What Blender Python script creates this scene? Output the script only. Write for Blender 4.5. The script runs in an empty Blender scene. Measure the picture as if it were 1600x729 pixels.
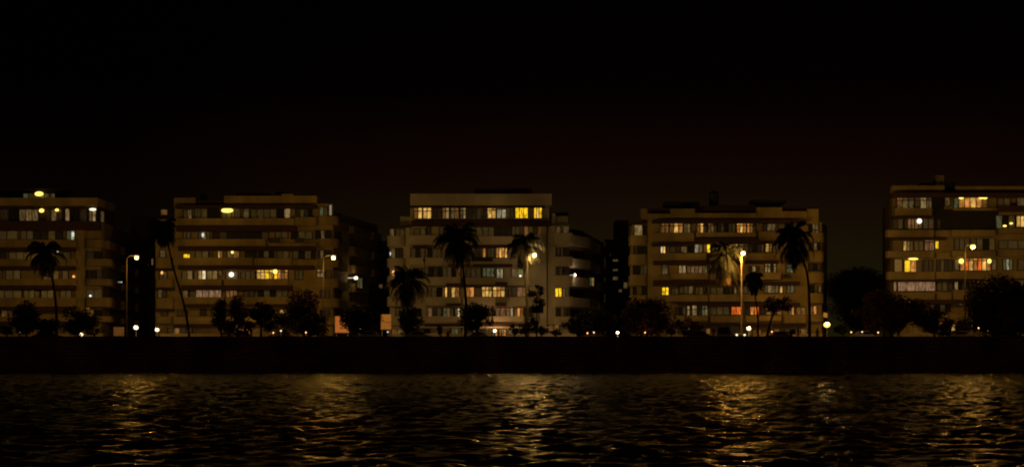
import bpy, bmesh, math, random
import numpy as np
from mathutils import Vector, Matrix
R = math.radians
SC = bpy.context.scene
C = SC.collection
random.seed(7); rng = np.random.default_rng(7)

# ------------------------------------------------------------------ camera
F = 2600.0; H = 3.0; HOR = 546.0            # focal length in photo pixels, eye height, horizon row
cd = bpy.data.cameras.new('camera'); cam = bpy.data.objects.new('camera', cd); C.objects.link(cam)
cam.location = (0, 0, H); cam.rotation_euler = (R(90), 0, 0)
cd.sensor_width = 36; cd.lens = 36 * F / 1600; cd.shift_y = (HOR - 364.5) / 1600
cd.clip_start = 0.5; cd.clip_end = 6000
SC.camera = cam

# ------------------------------------------------------------------ night sky: town glow low over the horizon
w = bpy.data.worlds.new('World'); SC.world = w; w.use_nodes = True
nt = w.node_tree; nt.nodes.clear()
def N(t, kind, **kw):
    n = t.nodes.new(kind)
    for k, v in kw.items(): setattr(n, k, v)
    return n
wo = N(nt, 'ShaderNodeOutputWorld'); bg = N(nt, 'ShaderNodeBackground'); tc = N(nt, 'ShaderNodeTexCoord')
sx = N(nt, 'ShaderNodeSeparateXYZ'); rp = N(nt, 'ShaderNodeValToRGB')
nt.links.new(tc.outputs['Generated'], sx.inputs[0])
az = N(nt, 'ShaderNodeMath', operation='SUBTRACT'); az.inputs[1].default_value = 0.10
az2 = N(nt, 'ShaderNodeMath', operation='MULTIPLY')
az3 = N(nt, 'ShaderNodeMath', operation='MULTIPLY_ADD'); az3.inputs[1].default_value = -7.0; az3.inputs[2].default_value = 1.0
az4 = N(nt, 'ShaderNodeMath', operation='MAXIMUM'); az4.inputs[1].default_value = 0.25
nt.links.new(sx.outputs['X'], az.inputs[0])
nt.links.new(az.outputs[0], az2.inputs[0]); nt.links.new(az.outputs[0], az2.inputs[1])
nt.links.new(az2.outputs[0], az3.inputs[0]); nt.links.new(az3.outputs[0], az4.inputs[0])
mz = N(nt, 'ShaderNodeMath', operation='MULTIPLY'); mz.inputs[1].default_value = 4.0
nt.links.new(sx.outputs['Z'], mz.inputs[0]); nt.links.new(mz.outputs[0], rp.inputs[0])
cr = rp.color_ramp
for i, (p, c) in enumerate([(0.0, (.0110, .0090, .0022)), (0.20, (.0092, .0062, .0018)), (0.42, (.0052, .0016, .0007)),
                            (0.62, (.0009, .0002, .0002)), (1.0, (.0002, .0001, .0001))]):
    e = cr.elements[i] if i < 2 else cr.elements.new(p)
    e.position = p; e.color = (*c, 1)
bk = N(nt, 'ShaderNodeMapRange'); bk.inputs[1].default_value = .1; bk.inputs[2].default_value = -.6; bk.inputs[3].default_value = 1; bk.inputs[4].default_value = 22   # unseen town glow behind the viewer, boosted to lift wall and trees
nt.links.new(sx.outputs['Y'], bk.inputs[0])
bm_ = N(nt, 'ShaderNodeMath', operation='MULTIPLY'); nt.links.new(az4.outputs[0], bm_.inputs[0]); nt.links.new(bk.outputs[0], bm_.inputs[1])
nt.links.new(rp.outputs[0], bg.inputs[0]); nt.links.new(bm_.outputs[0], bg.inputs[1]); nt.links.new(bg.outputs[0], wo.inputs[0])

vs = SC.view_settings
vs.view_transform = 'Standard'; vs.look = 'None'; vs.gamma = 1; vs.exposure = 0; vs.use_curve_mapping = False
SC.cycles.use_denoising = True
SC.cycles.filter_width = 2.0
SC.cycles.max_bounces = 5
SC.cycles.sample_clamp_indirect = 2.0

LAMP_POWER = 1900.0; LAMP_SEAWARD = 1050.0
LAMPCOL = [(1, .54, .12), (1, .54, .13), (1, .60, .22), (1, .50, .10), (1, .53, .13)]

# ------------------------------------------------------------------ helpers
def X(px, Y): return (px - 800.0) * Y / F
def Z(py, Y): return H + (HOR - py) * Y / F
def lin(r, g, b):
    f = lambda c: (c / 255) / 12.92 if c <= 10 else (((c / 255) + .055) / 1.055) ** 2.4
    return (f(r), f(g), f(b))
def link(o, parent=None):
    C.objects.link(o)
    if parent: o.parent = parent
    return o
def tag(o, label=None, cat=None, group=None, kind=None):
    if label: o['label'] = label
    if cat: o['category'] = cat
    if group: o['group'] = group
    if kind: o['kind'] = kind
    return o
def thing(name, loc, label, cat, group=None, rz=0):
    o = bpy.data.objects.new(name, None); o.empty_display_size = .5
    C.objects.link(o); o.location = loc; o.rotation_euler = (0, 0, rz)
    return tag(o, label, cat, group)
def obj(name, bm, mats, parent=None, loc=None, smooth=False):
    """bm is in world coordinates unless loc is given; children are shifted into the parent's frame"""
    me = bpy.data.meshes.new(name)
    if smooth:
        for f in bm.faces: f.smooth = True
    bm.normal_update(); bm.to_mesh(me); bm.free()
    for m in (mats if isinstance(mats, (list, tuple)) else [mats]): me.materials.append(m)
    o = bpy.data.objects.new(name, me)
    C.objects.link(o)
    if parent:
        o.parent = parent
        par = parent; off = Vector((0, 0, 0))
        while par: off += Vector(par.location); par = par.parent
        me.transform(Matrix.Translation(-off))
    return o
def localobj(name, bm, mats, parent, smooth=False):
    me = bpy.data.meshes.new(name)
    if smooth:
        for f in bm.faces: f.smooth = True
    bm.normal_update(); bm.to_mesh(me); bm.free()
    for m in (mats if isinstance(mats, (list, tuple)) else [mats]): me.materials.append(m)
    o = bpy.data.objects.new(name, me); C.objects.link(o); o.parent = parent
    return o
def structure(name, bm, m, smooth=False):
    o = obj(name, bm, m, smooth=smooth); o['kind'] = 'structure'; return o
def prism(bm, poly, z0, z1, mi=0):
    a = [bm.verts.new((x, y, z0)) for x, y in poly]; b = [bm.verts.new((x, y, z1)) for x, y in poly]
    n = len(poly); fs = []
    for i in range(n):
        fs.append(bm.faces.new((a[i], a[(i + 1) % n], b[(i + 1) % n], b[i])))
    fs.append(bm.faces.new(b)); fs.append(bm.faces.new(a[::-1]))
    for f in fs: f.material_index = mi
    return fs
def box(bm, x0, x1, y0, y1, z0, z1, mi=0):
    return prism(bm, [(x0, y0), (x1, y0), (x1, y1), (x0, y1)], z0, z1, mi)
def tube(bm, pts, rads, seg=8, cap=True):
    rings = []
    for i, p in enumerate(pts):
        p = Vector(p)
        d = (Vector(pts[min(i + 1, len(pts) - 1)]) - Vector(pts[max(i - 1, 0)])).normalized()
        u = d.cross(Vector((0, 1, .01))); u = u.normalized() if u.length > 1e-4 else Vector((1, 0, 0)); v = d.cross(u)
        rings.append([bm.verts.new(p + (u * math.cos(t) + v * math.sin(t)) * rads[i]) for t in [2 * math.pi * k / seg for k in range(seg)]])
    for a, b in zip(rings, rings[1:]):
        for k in range(seg): bm.faces.new((a[k], a[(k + 1) % seg], b[(k + 1) % seg], b[k]))
    if cap: bm.faces.new(rings[0][::-1]); bm.faces.new(rings[-1])
def ball(bm, c, r, s=(1, 1, 1), sub=2):
    ret = bmesh.ops.create_icosphere(bm, subdivisions=sub, radius=r)
    for v in ret['verts']: v.co = Vector((v.co.x * s[0], v.co.y * s[1], v.co.z * s[2])) + Vector(c)

# ------------------------------------------------------------------ materials
def newmat(name):
    m = bpy.data.materials.new(name); m.use_nodes = True
    return m, m.node_tree, m.node_tree.nodes['Principled BSDF']
def paint(name, col, var=.42, scale=.30, rough=.85, streak=True, bump=.0):
    m, t, p = newmat(name)
    tcn = N(t, 'ShaderNodeTexCoord'); mp = N(t, 'ShaderNodeMapping'); mp.inputs['Scale'].default_value = (1, 1, .25 if streak else 1)
    no = N(t, 'ShaderNodeTexNoise'); no.inputs['Scale'].default_value = scale; no.inputs['Detail'].default_value = 7; no.inputs['Roughness'].default_value = .65
    r = N(t, 'ShaderNodeValToRGB'); r.color_ramp.elements[0].position = .3; r.color_ramp.elements[1].position = .7
    r.color_ramp.elements[0].color = (*[c * (1 - var) for c in col], 1); r.color_ramp.elements[1].color = (*[min(1, c * (1 + var * .5)) for c in col], 1)
    t.links.new(tcn.outputs['Object'], mp.inputs[0]); t.links.new(mp.outputs[0], no.inputs['Vector'])
    t.links.new(no.outputs['Fac'], r.inputs[0])
    n2 = N(t, 'ShaderNodeTexNoise'); n2.inputs['Scale'].default_value = scale * .35; n2.inputs['Detail'].default_value = 5; n2.inputs['Roughness'].default_value = .6
    t.links.new(tcn.outputs['Object'], n2.inputs['Vector'])
    m2 = N(t, 'ShaderNodeMapRange'); m2.inputs[1].default_value = .32; m2.inputs[2].default_value = .62; m2.inputs[3].default_value = 1 - var; m2.inputs[4].default_value = 1.1
    vm = N(t, 'ShaderNodeVectorMath', operation='SCALE'); t.links.new(n2.outputs['Fac'], m2.inputs[0])
    t.links.new(r.outputs[0], vm.inputs[0]); t.links.new(m2.outputs[0], vm.inputs['Scale']); t.links.new(vm.outputs[0], p.inputs['Base Color'])
    p.inputs['Roughness'].default_value = rough
    if bump:
        b = N(t, 'ShaderNodeBump'); b.inputs['Strength'].default_value = bump; b.inputs['Distance'].default_value = .2
        t.links.new(no.outputs['Fac'], b.inputs['Height']); t.links.new(b.outputs[0], p.inputs['Normal'])
    return m
def leafmat(name, col):
    m, t, p = newmat(name)
    g = N(t, 'ShaderNodeNewGeometry'); r = N(t, 'ShaderNodeValToRGB')
    r.color_ramp.elements[0].color = (*[c * .5 for c in col], 1); r.color_ramp.elements[1].color = (*[c * 1.5 for c in col], 1)
    t.links.new(g.outputs['Random Per Island'], r.inputs[0]); t.links.new(r.outputs[0], p.inputs['Base Color'])
    p.inputs['Roughness'].default_value = .7
    return m
def glow(name, col, strength=1.0, var=.5, curtain=True, base=.05):
    """glowing pane"""
    m, t, p = newmat(name)
    g = N(t, 'ShaderNodeNewGeometry')
    tcn = N(t, 'ShaderNodeTexCoord'); mp = N(t, 'ShaderNodeMapping'); mp.inputs['Scale'].default_value = (3.6, 3.6, 1.3)
    no = N(t, 'ShaderNodeTexNoise'); no.inputs['Scale'].default_value = 1.0; no.inputs['Detail'].default_value = 3
    t.links.new(tcn.outputs['Object'], mp.inputs[0]); t.links.new(mp.outputs[0], no.inputs['Vector'])
    a = N(t, 'ShaderNodeMapRange'); a.inputs[3].default_value = 1 - var; a.inputs[4].default_value = 1 + var * .35
    t.links.new(g.outputs['Random Per Island'], a.inputs[0])
    b = N(t, 'ShaderNodeMapRange'); b.inputs[1].default_value = .3; b.inputs[2].default_value = .65
    b.inputs[3].default_value = .22 if curtain else .9; b.inputs[4].default_value = 1.25
    t.links.new(no.outputs['Fac'], b.inputs[0])
    mu = N(t, 'ShaderNodeMath', operation='MULTIPLY'); t.links.new(a.outputs[0], mu.inputs[0]); t.links.new(b.outputs[0], mu.inputs[1])
    mu2 = N(t, 'ShaderNodeMath', operation='MULTIPLY'); mu2.inputs[1].default_value = strength; t.links.new(mu.outputs[0], mu2.inputs[0])
    p.inputs['Roughness'].default_value = .3
    bc = N(t, 'ShaderNodeMapRange'); bc.inputs[3].default_value = base * .1; bc.inputs[4].default_value = base * 1.5
    wn = N(t, 'ShaderNodeMath', operation='MULTIPLY'); wn.inputs[1].default_value = 7.31; wf = N(t, 'ShaderNodeMath', operation='FRACT')
    t.links.new(g.outputs['Random Per Island'], wn.inputs[0]); t.links.new(wn.outputs[0], wf.inputs[0]); t.links.new(wf.outputs[0], bc.inputs[0])
    t.links.new(bc.outputs[0], p.inputs['Base Color'])
    p.inputs['Emission Color'].default_value = (*col, 1); t.links.new(mu2.outputs[0], p.inputs['Emission Strength'])
    m.cycles.emission_sampling = 'NONE'
    return m
def lampmat(name, col, s):
    m, t, p = newmat(name)
    p.inputs['Base Color'].default_value = (.8, .8, .8, 1)
    p.inputs['Emission Color'].default_value = (*col, 1); p.inputs['Emission Strength'].default_value = s
    m.cycles.emission_sampling = 'NONE'
    return m

M = {
 'ochre1': paint('weathered_cream_paint', (.36, .28, .11)),
 'ochre2': paint('yellowed_cream_paint', (.43, .33, .12)),
 'white3': paint('off_white_paint', (.50, .47, .40), .2),
 'ochre4': paint('ochre_paint', (.46, .35, .12)),
 'cream5': paint('cream_paint', (.35, .28, .13)),
 'rear': paint('grey_render', (.12, .11, .10)),
 'maroon': paint('dark_maroon_paint', (.060, .026, .018), .3),
 'roof_and_recess_dark': paint('dark_roofing_and_shade', (.02, .018, .017), .3),
 'frame': paint('brown_window_frame', (.035, .022, .015), .2, 2),
 'steel': paint('galvanised_pole', (.35, .33, .30), .15, 2, .5),
 'pole': paint('dimmed_pole', (.05, .04, .03), .3, 2, .8),  # darkened in colour so over-lit lamp poles look dim
 'acgrey': paint('air_conditioner_grey', (.07, .07, .065), .2, 2),
 'tank': paint('black_plastic', (.012, .012, .012), .2, 2, .5),
 'stone': None, 'bark': paint('bark', (.045, .032, .02), .4, 3, .9, True, .3),
 'leaf_dark': leafmat('dark_leaves', (.026, .022, .009)),
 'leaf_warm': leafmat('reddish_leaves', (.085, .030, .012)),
 'leaf_palm': leafmat('palm_leaves', (.020, .022, .008)),
 'leaf_palm_lit': leafmat('lit_palm_leaves', (.30, .20, .09)),  # paler copy: lamplight on the lower fronds put into the colour
 'asphalt': paint('asphalt', (.05, .048, .045), .2, .8, .9, False),
 'paving': paint('concrete_paving', (.16, .15, .13), .25, .8, .9, False),
 'lawn': paint('earth_and_lots', (.06, .055, .04), .3, .2, .9, False),
 'white': paint('road_white', (.7, .7, .66), .2, 3, .8, False),
 'glass': None,
}
m, t, p = newmat('dark_glass'); p.inputs['Base Color'].default_value = (.008, .008, .008, 1); p.inputs['Roughness'].default_value = .25; M['glass'] = m
# masonry seawall
m, t, p = newmat('seawall_masonry')
tcn = N(t, 'ShaderNodeTexCoord'); mp = N(t, 'ShaderNodeMapping'); mp.inputs['Rotation'].default_value = (R(90), 0, 0)
br = N(t, 'ShaderNodeTexBrick'); br.inputs['Scale'].default_value = .55; br.inputs['Color1'].default_value = (.30, .10, .05, 1); br.inputs['Color2'].default_value = (.46, .16, .08, 1)
br.inputs['Mortar'].default_value = (.03, .025, .02, 1); br.inputs['Mortar Size'].default_value = .03; br.offset = .45
no = N(t, 'ShaderNodeTexNoise'); no.inputs['Scale'].default_value = .25; no.inputs['Detail'].default_value = 6
mx = N(t, 'ShaderNodeMix', data_type='RGBA', blend_type='MULTIPLY'); mx.inputs['Factor'].default_value = .9
rr = N(t, 'ShaderNodeValToRGB'); rr.color_ramp.elements[0].position = .35; rr.color_ramp.elements[1].position = .68; rr.color_ramp.elements[0].color = (.15, .12, .1, 1); rr.color_ramp.elements[1].color = (1, 1, 1, 1)
t.links.new(tcn.outputs['Object'], mp.inputs[0]); t.links.new(mp.outputs[0], br.inputs['Vector']); t.links.new(tcn.outputs['Object'], no.inputs['Vector'])
t.links.new(no.outputs['Fac'], rr.inputs[0]); t.links.new(br.outputs['Color'], mx.inputs[6]); t.links.new(rr.outputs[0], mx.inputs[7]); t.links.new(mx.outputs[2], p.inputs['Base Color'])
bu = N(t, 'ShaderNodeBump'); bu.inputs['Strength'].default_value = .8; bu.inputs['Distance'].default_value = .15; t.links.new(br.outputs['Fac'], bu.inputs['Height']); bu.invert = True
t.links.new(bu.outputs[0], p.inputs['Normal']); p.inputs['Roughness'].default_value = .9; M['stone'] = m

PANE = {  # kind -> material; letters are shorthand in this script only
 'k': M['glass'],
 'd': glow('dark_pane_painted_glow', lin(26, 17, 7), 1, .6, base=.04),  # unlit pane, its faint emission painted in
 'c': glow('unlit_curtain_painted_glow', lin(36, 27, 13), 1, .85, base=.20),  # unlit, emission stands in for lamplight caught on the curtain
 'g': glow('grey_lit_curtain', lin(92, 74, 42), 1, .6),
 'G': glow('pale_lit_curtain', lin(138, 113, 70), 1, .4),
 'W': glow('white_lit_window', lin(250, 225, 170), 1, .25),
 'w': glow('warm_dim_curtain', lin(112, 74, 32), 1, .6),
 'o': glow('orange_lit_curtain', lin(205, 132, 58), 1, .6),
 'O': glow('orange_red_curtain', lin(225, 100, 28), 1, .15),
 'y': glow('yellow_lit_window', lin(240, 184, 92), 1, .7),
 'Y': glow('bright_yellow_window', lin(255, 200, 30), 1.35, .25),
 'p': glow('pinkish_blind', lin(108, 74, 48), 1, .35),
 'q': glow('pale_pink_blind', lin(128, 96, 70), 1, .2),
 'n': glow('greenish_curtain', lin(72, 76, 48), 1, .4),
 'b': glow('bluish_lit_window', lin(150, 140, 108), 1, .4),
 'e': glow('olive_curtain_painted_glow', lin(44, 34, 12), 1, .8, base=.14),  # unlit too, the glow is painted street light
}
LM = {'white': lampmat('white_lamp_glass', (1, .88, .60), 1.7), 'yellow': lampmat('yellow_lamp_glass', (1, .70, .12), 2.2),
      'amber': lampmat('amber_lamp_glass', (1, .45, .12), 1.2), 'cool': lampmat('cool_lamp_glass', (.85, .95, .9), .7),
      'sodium': lampmat('street_lamp_glass', (1, .84, .48), 2.2)}

# ------------------------------------------------------------------ setting: water, seawall, promenade, road
GZ = 4.2; WALL_Y = 215.0
def make_water():
    ys = [-60.0, 0.0, 15.0]; y = 26.0
    while y < WALL_Y + .35: ys.append(y); y += .13 + .0016 * y if y < 172 else .22
    ys.append(WALL_Y + .35)
    ys = np.array(ys); nx = 760
    u = np.linspace(-1, 1, nx); xs = 85 * u + 25 * u ** 5
    Xg, Yg = np.meshgrid(xs, ys)
    Zg = np.zeros_like(Xg)
    for i in range(80):
        lam = 0.6 * (3.4 / .6) ** rng.random()
        th = R(-90) + rng.normal(.25, .85)          # mostly long crests, slightly slanted to the wall
        k = 2 * math.pi / lam
        amp = .0112 * lam ** .55 / 2.2
        Zg += amp * np.sin(k * (Xg * math.cos(th) + Yg * math.sin(th)) + rng.random() * 6.28)
    ramp = np.clip((Yg - 176) / 26, 0, 1) ** 1.5              # short steep chop thrown back by the seawall
    for i in range(40):
        lam = 1.1 * (2.6 / 1.1) ** rng.random(); th = rng.random() * 6.28; k = 2 * math.pi / lam
        Zg += ramp * .052 / k * np.sin(k * (Xg * math.cos(th) + Yg * math.sin(th)) + rng.random() * 6.28)
    Zg -= .02
    Zg[:3] = 0
    verts = np.stack([Xg, Yg, Zg], -1).reshape(-1, 3); ny = len(ys)
    idx = np.arange(ny * nx).reshape(ny, nx)
    q = np.stack([idx[:-1, :-1], idx[:-1, 1:], idx[1:, 1:], idx[1:, :-1]], -1).reshape(-1, 4)
    me = bpy.data.meshes.new('sea_water')
    me.vertices.add(len(verts)); me.vertices.foreach_set('co', verts.ravel())
    me.loops.add(q.size); me.loops.foreach_set('vertex_index', q.ravel())
    me.polygons.add(len(q)); me.polygons.foreach_set('loop_start', np.arange(0, q.size, 4)); me.polygons.foreach_set('loop_total', np.full(len(q), 4))
    me.polygons.foreach_set('use_smooth', np.ones(len(q), bool)); me.update(calc_edges=True)
    m, t, p = newmat('sea_water')
    p.inputs['Base Color'].default_value = (.022, .007, .003, 1); p.inputs['IOR'].default_value = 1.33; p.inputs['Roughness'].default_value = .16
    tcn = N(t, 'ShaderNodeTexCoord'); mp = N(t, 'ShaderNodeMapping'); mp.inputs['Scale'].default_value = (1.0, 1.4, 1); mp.inputs['Rotation'].default_value = (0, 0, R(-9))
    n1 = N(t, 'ShaderNodeTexNoise'); n1.inputs['Scale'].default_value = 2.2; n1.inputs['Detail'].default_value = 6; n1.inputs['Roughness'].default_value = .62; n1.inputs['Distortion'].default_value = .4
    n2 = N(t, 'ShaderNodeTexNoise'); n2.inputs['Scale'].default_value = .09; n2.inputs['Detail'].default_value = 3   # calmer and rougher patches
    mr = N(t, 'ShaderNodeMapRange'); mr.inputs[1].default_value = .35; mr.inputs[2].default_value = .65; mr.inputs[3].default_value = .5; mr.inputs[4].default_value = 1.1
    b = N(t, 'ShaderNodeBump'); b.inputs['Distance'].default_value = .5
    t.links.new(tcn.outputs['Object'], mp.inputs[0]); t.links.new(mp.outputs[0], n1.inputs['Vector']); t.links.new(mp.outputs[0], n2.inputs['Vector'])
    t.links.new(n2.outputs['Fac'], mr.inputs[0])
    sp = N(t, 'ShaderNodeSeparateXYZ'); t.links.new(tcn.outputs['Object'], sp.inputs[0])
    ch = N(t, 'ShaderNodeMapRange'); ch.inputs[1].default_value = 178; ch.inputs[2].default_value = 208; ch.inputs[3].default_value = 1; ch.inputs[4].default_value = 2.0   # choppier where waves come back off the wall
    t.links.new(sp.outputs['Y'], ch.inputs[0])
    mm = N(t, 'ShaderNodeMath', operation='MULTIPLY'); t.links.new(mr.outputs[0], mm.inputs[0]); t.links.new(ch.outputs[0], mm.inputs[1])
    hh = N(t, 'ShaderNodeMath', operation='MULTIPLY'); t.links.new(mm.outputs[0], hh.inputs[0]); t.links.new(n1.outputs['Fac'], hh.inputs[1])
    t.links.new(hh.outputs[0], b.inputs['Height']); t.links.new(b.outputs[0], p.inputs['Normal'])
    me.materials.append(m)
    o = bpy.data.objects.new('sea_water', me); C.objects.link(o); o['kind'] = 'structure'
    bm = bmesh.new(); box(bm, -900, 900, -900, WALL_Y + .3, -3, -.9); structure('sea_bed_water', bm, m)
make_water()

bm = bmesh.new()
prism(bm, [(-400, WALL_Y + .8), (400, WALL_Y + .8), (400, 3000), (-400, 3000)], GZ - 3, GZ - .15)
structure('ground', bm, M['lawn'])
bm = bmesh.new(); box(bm, -400, 400, WALL_Y + .8, 223, GZ - .15, GZ); structure('promenade_pavement', bm, M['paving'])
bm = bmesh.new(); box(bm, -400, 400, 223, 250, GZ - .15, GZ - .146 + .02); structure('road', bm, M['asphalt'])
bm = bmesh.new(); box(bm, -400, 400, 250, 256, GZ - .15, GZ); structure('far_pavement', bm, M['paving'])
bm = bmesh.new(); box(bm, -400, 400, 235.2, 236.8, GZ - .12, GZ + .05); structure('road_median', bm, M['paving'])
bm = bmesh.new()
for i in range(-40, 40):
    for yy in (228.7, 243.2): box(bm, i * 6, i * 6 + 3, yy, yy + .14, GZ - .13, GZ - .122)
structure('road_markings', bm, M['white'])
# seawall: battered stone face with coping and a parapet seat
bm = bmesh.new()
for side in (-1,):
    v = [(WALL_Y - .25, -2.5), (WALL_Y + 1.2, -2.5), (WALL_Y + 1.2, 4.45), (WALL_Y + .1, 4.45)]
    a = [bm.verts.new((-400, y, z)) for y, z in v]; b = [bm.verts.new((400, y, z)) for y, z in v]
    for i in range(4): bm.faces.new((a[i], a[(i + 1) % 4], b[(i + 1) % 4], b[i]))
    bm.faces.new(a[::-1]); bm.faces.new(b)
bmesh.ops.recalc_face_normals(bm, faces=bm.faces)
wall = obj('seawall', bm, M['stone']); tag(wall, 'long dark masonry seawall running the whole width above the water', 'seawall')
bm = bmesh.new(); box(bm, -400, 400, WALL_Y + .02, WALL_Y + 1.3, 4.452, 4.74)
obj('coping', bm, M['stone'], wall)

# ------------------------------------------------------------------ buildings
class Face:
    """a vertical facade plane: P start, u along, n outwards; px -> distance along at a given offset"""
    def __init__(s, P, Q):
        s.P = Vector(P); d = Vector(Q) - s.P; s.L = d.length; s.u = d.normalized(); s.n = Vector((s.u.y, -s.u.x))
    def at(s, a, d): q = s.P + s.u * a + s.n * d; return (q.x, q.y)
    def s_of(s, px, d):
        k = (px - 800) / F
        return (k * (s.P.y + s.n.y * d) - s.P.x - s.n.x * d) / (s.u.x - k * s.u.y)

WR = random.Random(11)
class Block:
    def __init__(b, label, poly, ytop, paintmat, Yf, name='apartment_building', ends=True):
        cx = sum(p[0] for p in poly) / len(poly)
        b.Y = Yf; b.m = paintmat
        b.t = thing(name, (cx, Yf, GZ - .15), label, 'building')
        bm = bmesh.new(); prism(bm, poly, GZ - .2, Z(ytop, Yf)); b.wall = obj('wall', bm, paintmat, b.t)
        b.poly = poly
        b.front = Face(poly[0], poly[1]); b.side = Face(poly[1], poly[2]); b.side2 = Face(poly[2], poly[3]) if len(poly) > 4 else None; b.left = Face(poly[-1], poly[0])
    def z(b, py): return Z(py, b.Y)
    def slab(b, x0, x1, y0, y1, d0, d1, m, name, face=None, round_=0, inset=0):
        f = face or b.front
        s0, s1 = f.s_of(x0, d1), f.s_of(x1, d1)
        bm = bmesh.new(); prism(bm, b._poly(f, s0, s1, d0, d1, round_), b.z(y1), b.z(y0))
        bmesh.ops.recalc_face_normals(bm, faces=bm.faces)
        return obj(name, bm, m or b.m, b.t)
    def _poly(b, f, s0, s1, d0, d1, r):
        r = min(r, (d1 - d0) * .95, abs(s1 - s0) * .45)
        pts = [(s0, d0)]
        if r > 0:
            for k in range(6): a = math.pi / 2 * k / 5; pts.append((s0 + r - r * math.cos(a), d1 - r + r * math.sin(a)))
            for k in range(6): a = math.pi / 2 * k / 5; pts.append((s1 - r + r * math.sin(a), d1 - r + r * math.cos(a)))
        else: pts += [(s0, d1), (s1, d1)]
        pts.append((s1, d0))
        return [f.at(*q) for q in pts]
    def band(b, x0, x1, y0, y1, proj=.9, r=.25, face=None, m=None):       # balcony parapet
        o = b.slab(x0, x1, y0, y1, -.05, proj * 1.45, m, 'balcony_parapet', face, r)
        return o
    def ledge(b, x0, x1, y0, y1, proj=1.15, face=None):                   # sunshade over a window row
        return b.slab(x0, x1, y0, y1 + 1.3, -.05, proj + .75, M['maroon'], 'sunshade', face, 0)
    def pier(b, x0, x1, y0, y1, proj=.5, m=None):
        return b.slab(x0, x1, y0, y1, -.05, proj, m, 'pier')
    def roof(b, x0, x1, y0, y1, m=None, d0=-3, d1=.3, name='roof_parapet'):
        return b.slab(x0, x1, y0, y1, d0, d1, m, name)
    def win(b, x0, x1, y0, y1, kinds='d', tr=0, face=None, d=.06, fw=.12):
        """window: frame mesh with its panes as a sub-part. tr = share of the height above a transom bar"""
        f = face or b.front
        s0, s1 = f.s_of(x0, d), f.s_of(x1, d); z1, z0 = b.z(y0), b.z(y1)
        if len(kinds) >= 3: kinds = ''.join(('d' if k in 'gwpG' and WR.random() < .24 else 'k' if k in 'ced' and WR.random() < .22 else k) for k in kinds)
        n = len(kinds); fr = bmesh.new(); pn = bmesh.new()
        used = sorted(set(kinds)); mats = [PANE[k] for k in used]
        def fb(bmm, a0, a1, d0, d1, c0, c1, mi=0): prism(bmm, [f.at(a0, d0), f.at(a0, d1), f.at(a1, d1), f.at(a1, d0)][::-1], c0, c1, mi)
        fb(fr, s0 - .06, s0 + fw * .6, min(-.04, d - .1), d + .06, z0, z1); fb(fr, s1 - fw * .6, s1 + .06, min(-.04, d - .1), d + .06, z0, z1)
        fb(fr, s0 - .06, s1 + .06, min(-.04, d - .1), d + .064, z1 - .0, z1 + .08); fb(fr, s0 - .1, s1 + .1, min(-.04, d - .1), d + .09, z0 - .09, z0)
        wd = (s1 - s0) / n
        for i in range(1, n): fb(fr, s0 + i * wd - fw / 2, s0 + i * wd + fw / 2, min(-.04, d - .1), d + .05, z0, z1)
        zt = z1 - (z1 - z0) * tr
        if tr: fb(fr, s0, s1, min(-.04, d - .1), d + .055, zt - fw * .6, zt + fw * .6)
        for i, k in enumerate(kinds):
            a0, a1 = s0 + i * wd + fw * .4, s0 + (i + 1) * wd - fw * .4
            for (c0, c1) in (((z0, zt - .03), (zt + .03, z1)) if tr else ((z0, z1),)):
                fb(pn, a0, a1, d - .02, d, c0, c1, used.index(k))
        bmesh.ops.recalc_face_normals(fr, faces=fr.faces)
        bmesh.ops.recalc_face_normals(pn, faces=pn.faces)
        o = obj('window', fr, M['frame'], b.t)
        me = bpy.data.meshes.new('pane'); pn.to_mesh(me); pn.free()
        for q in mats: me.materials.append(q)
        po = bpy.data.objects.new('pane', me); C.objects.link(po); po.parent = o
        me.transform(Matrix.Translation(-Vector(b.t.location)))
        return o
    def lamp(b, px, py, w, h, kind='white', d=.5, face=None, e=0, col=(1, .5, .16)):
        f = face or b.front; s = f.s_of(px, d); q = f.at(s, d)
        bm = bmesh.new(); k = b.Y / F
        ball(bm, (q[0], q[1], b.z(py)), .5, (w * k, .3, h * k))
        bk = f.at(s, min(0, d - .7)); tube(bm, [(bk[0], bk[1], b.z(py) + .02), (q[0], q[1], b.z(py) + .02)], [.03, .03], 6)
        o = obj('wall_lamp', bm, LM[kind], b.t, smooth=True)
        if e:
            l = bpy.data.lights.new('wall_lamp_light', 'POINT'); l.energy = e; l.color = col; l.shadow_soft_size = .1
            lo = bpy.data.objects.new('wall_lamp_light', l); C.objects.link(lo); lo.parent = o
            q2 = f.at(s, d + .6); lo.location = Vector((q2[0], q2[1], b.z(py) + .2)) - Vector(b.t.location)
        return o
    def ac(b, x0, x1, y0, y1, d=.9):
        bm = bmesh.new(); f = b.front; s0, s1 = f.s_of(x0, d), f.s_of(x1, d)
        prism(bm, b._poly(f, s0, s1, d - .4, d, .04), b.z(y1), b.z(y0))
        tube(bm, [(*f.at((s0 + s1) / 2, d - .02), (b.z(y0) + b.z(y1)) / 2), (*f.at((s0 + s1) / 2, d + .03), (b.z(y0) + b.z(y1)) / 2)], [.22, .2], 12)
        return obj('air_conditioner', bm, M['acgrey'], b.t)
    def tank(b, px, y0, y1, wpx, back=5):
        bm = bmesh.new(); Y = b.Y + back; z1, z0 = Z(y0, Y), Z(y1, Y); r = wpx * Y / F / 2; x = X(px, Y)
        hgt = z1 - z0; tube(bm, [(x, Y, z0 - 1), (x, Y, z0 + hgt * .8), (x, Y, z0 + hgt * .93), (x, Y, z1)], [r, r, r * .75, r * .3], 16)
        return obj('water_tank', bm, M['tank'], b.t)
    def rows(b, x0, x1, ylist, side_specs=None): pass

def P(px, Y): return (X(px, Y), Y)

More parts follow.
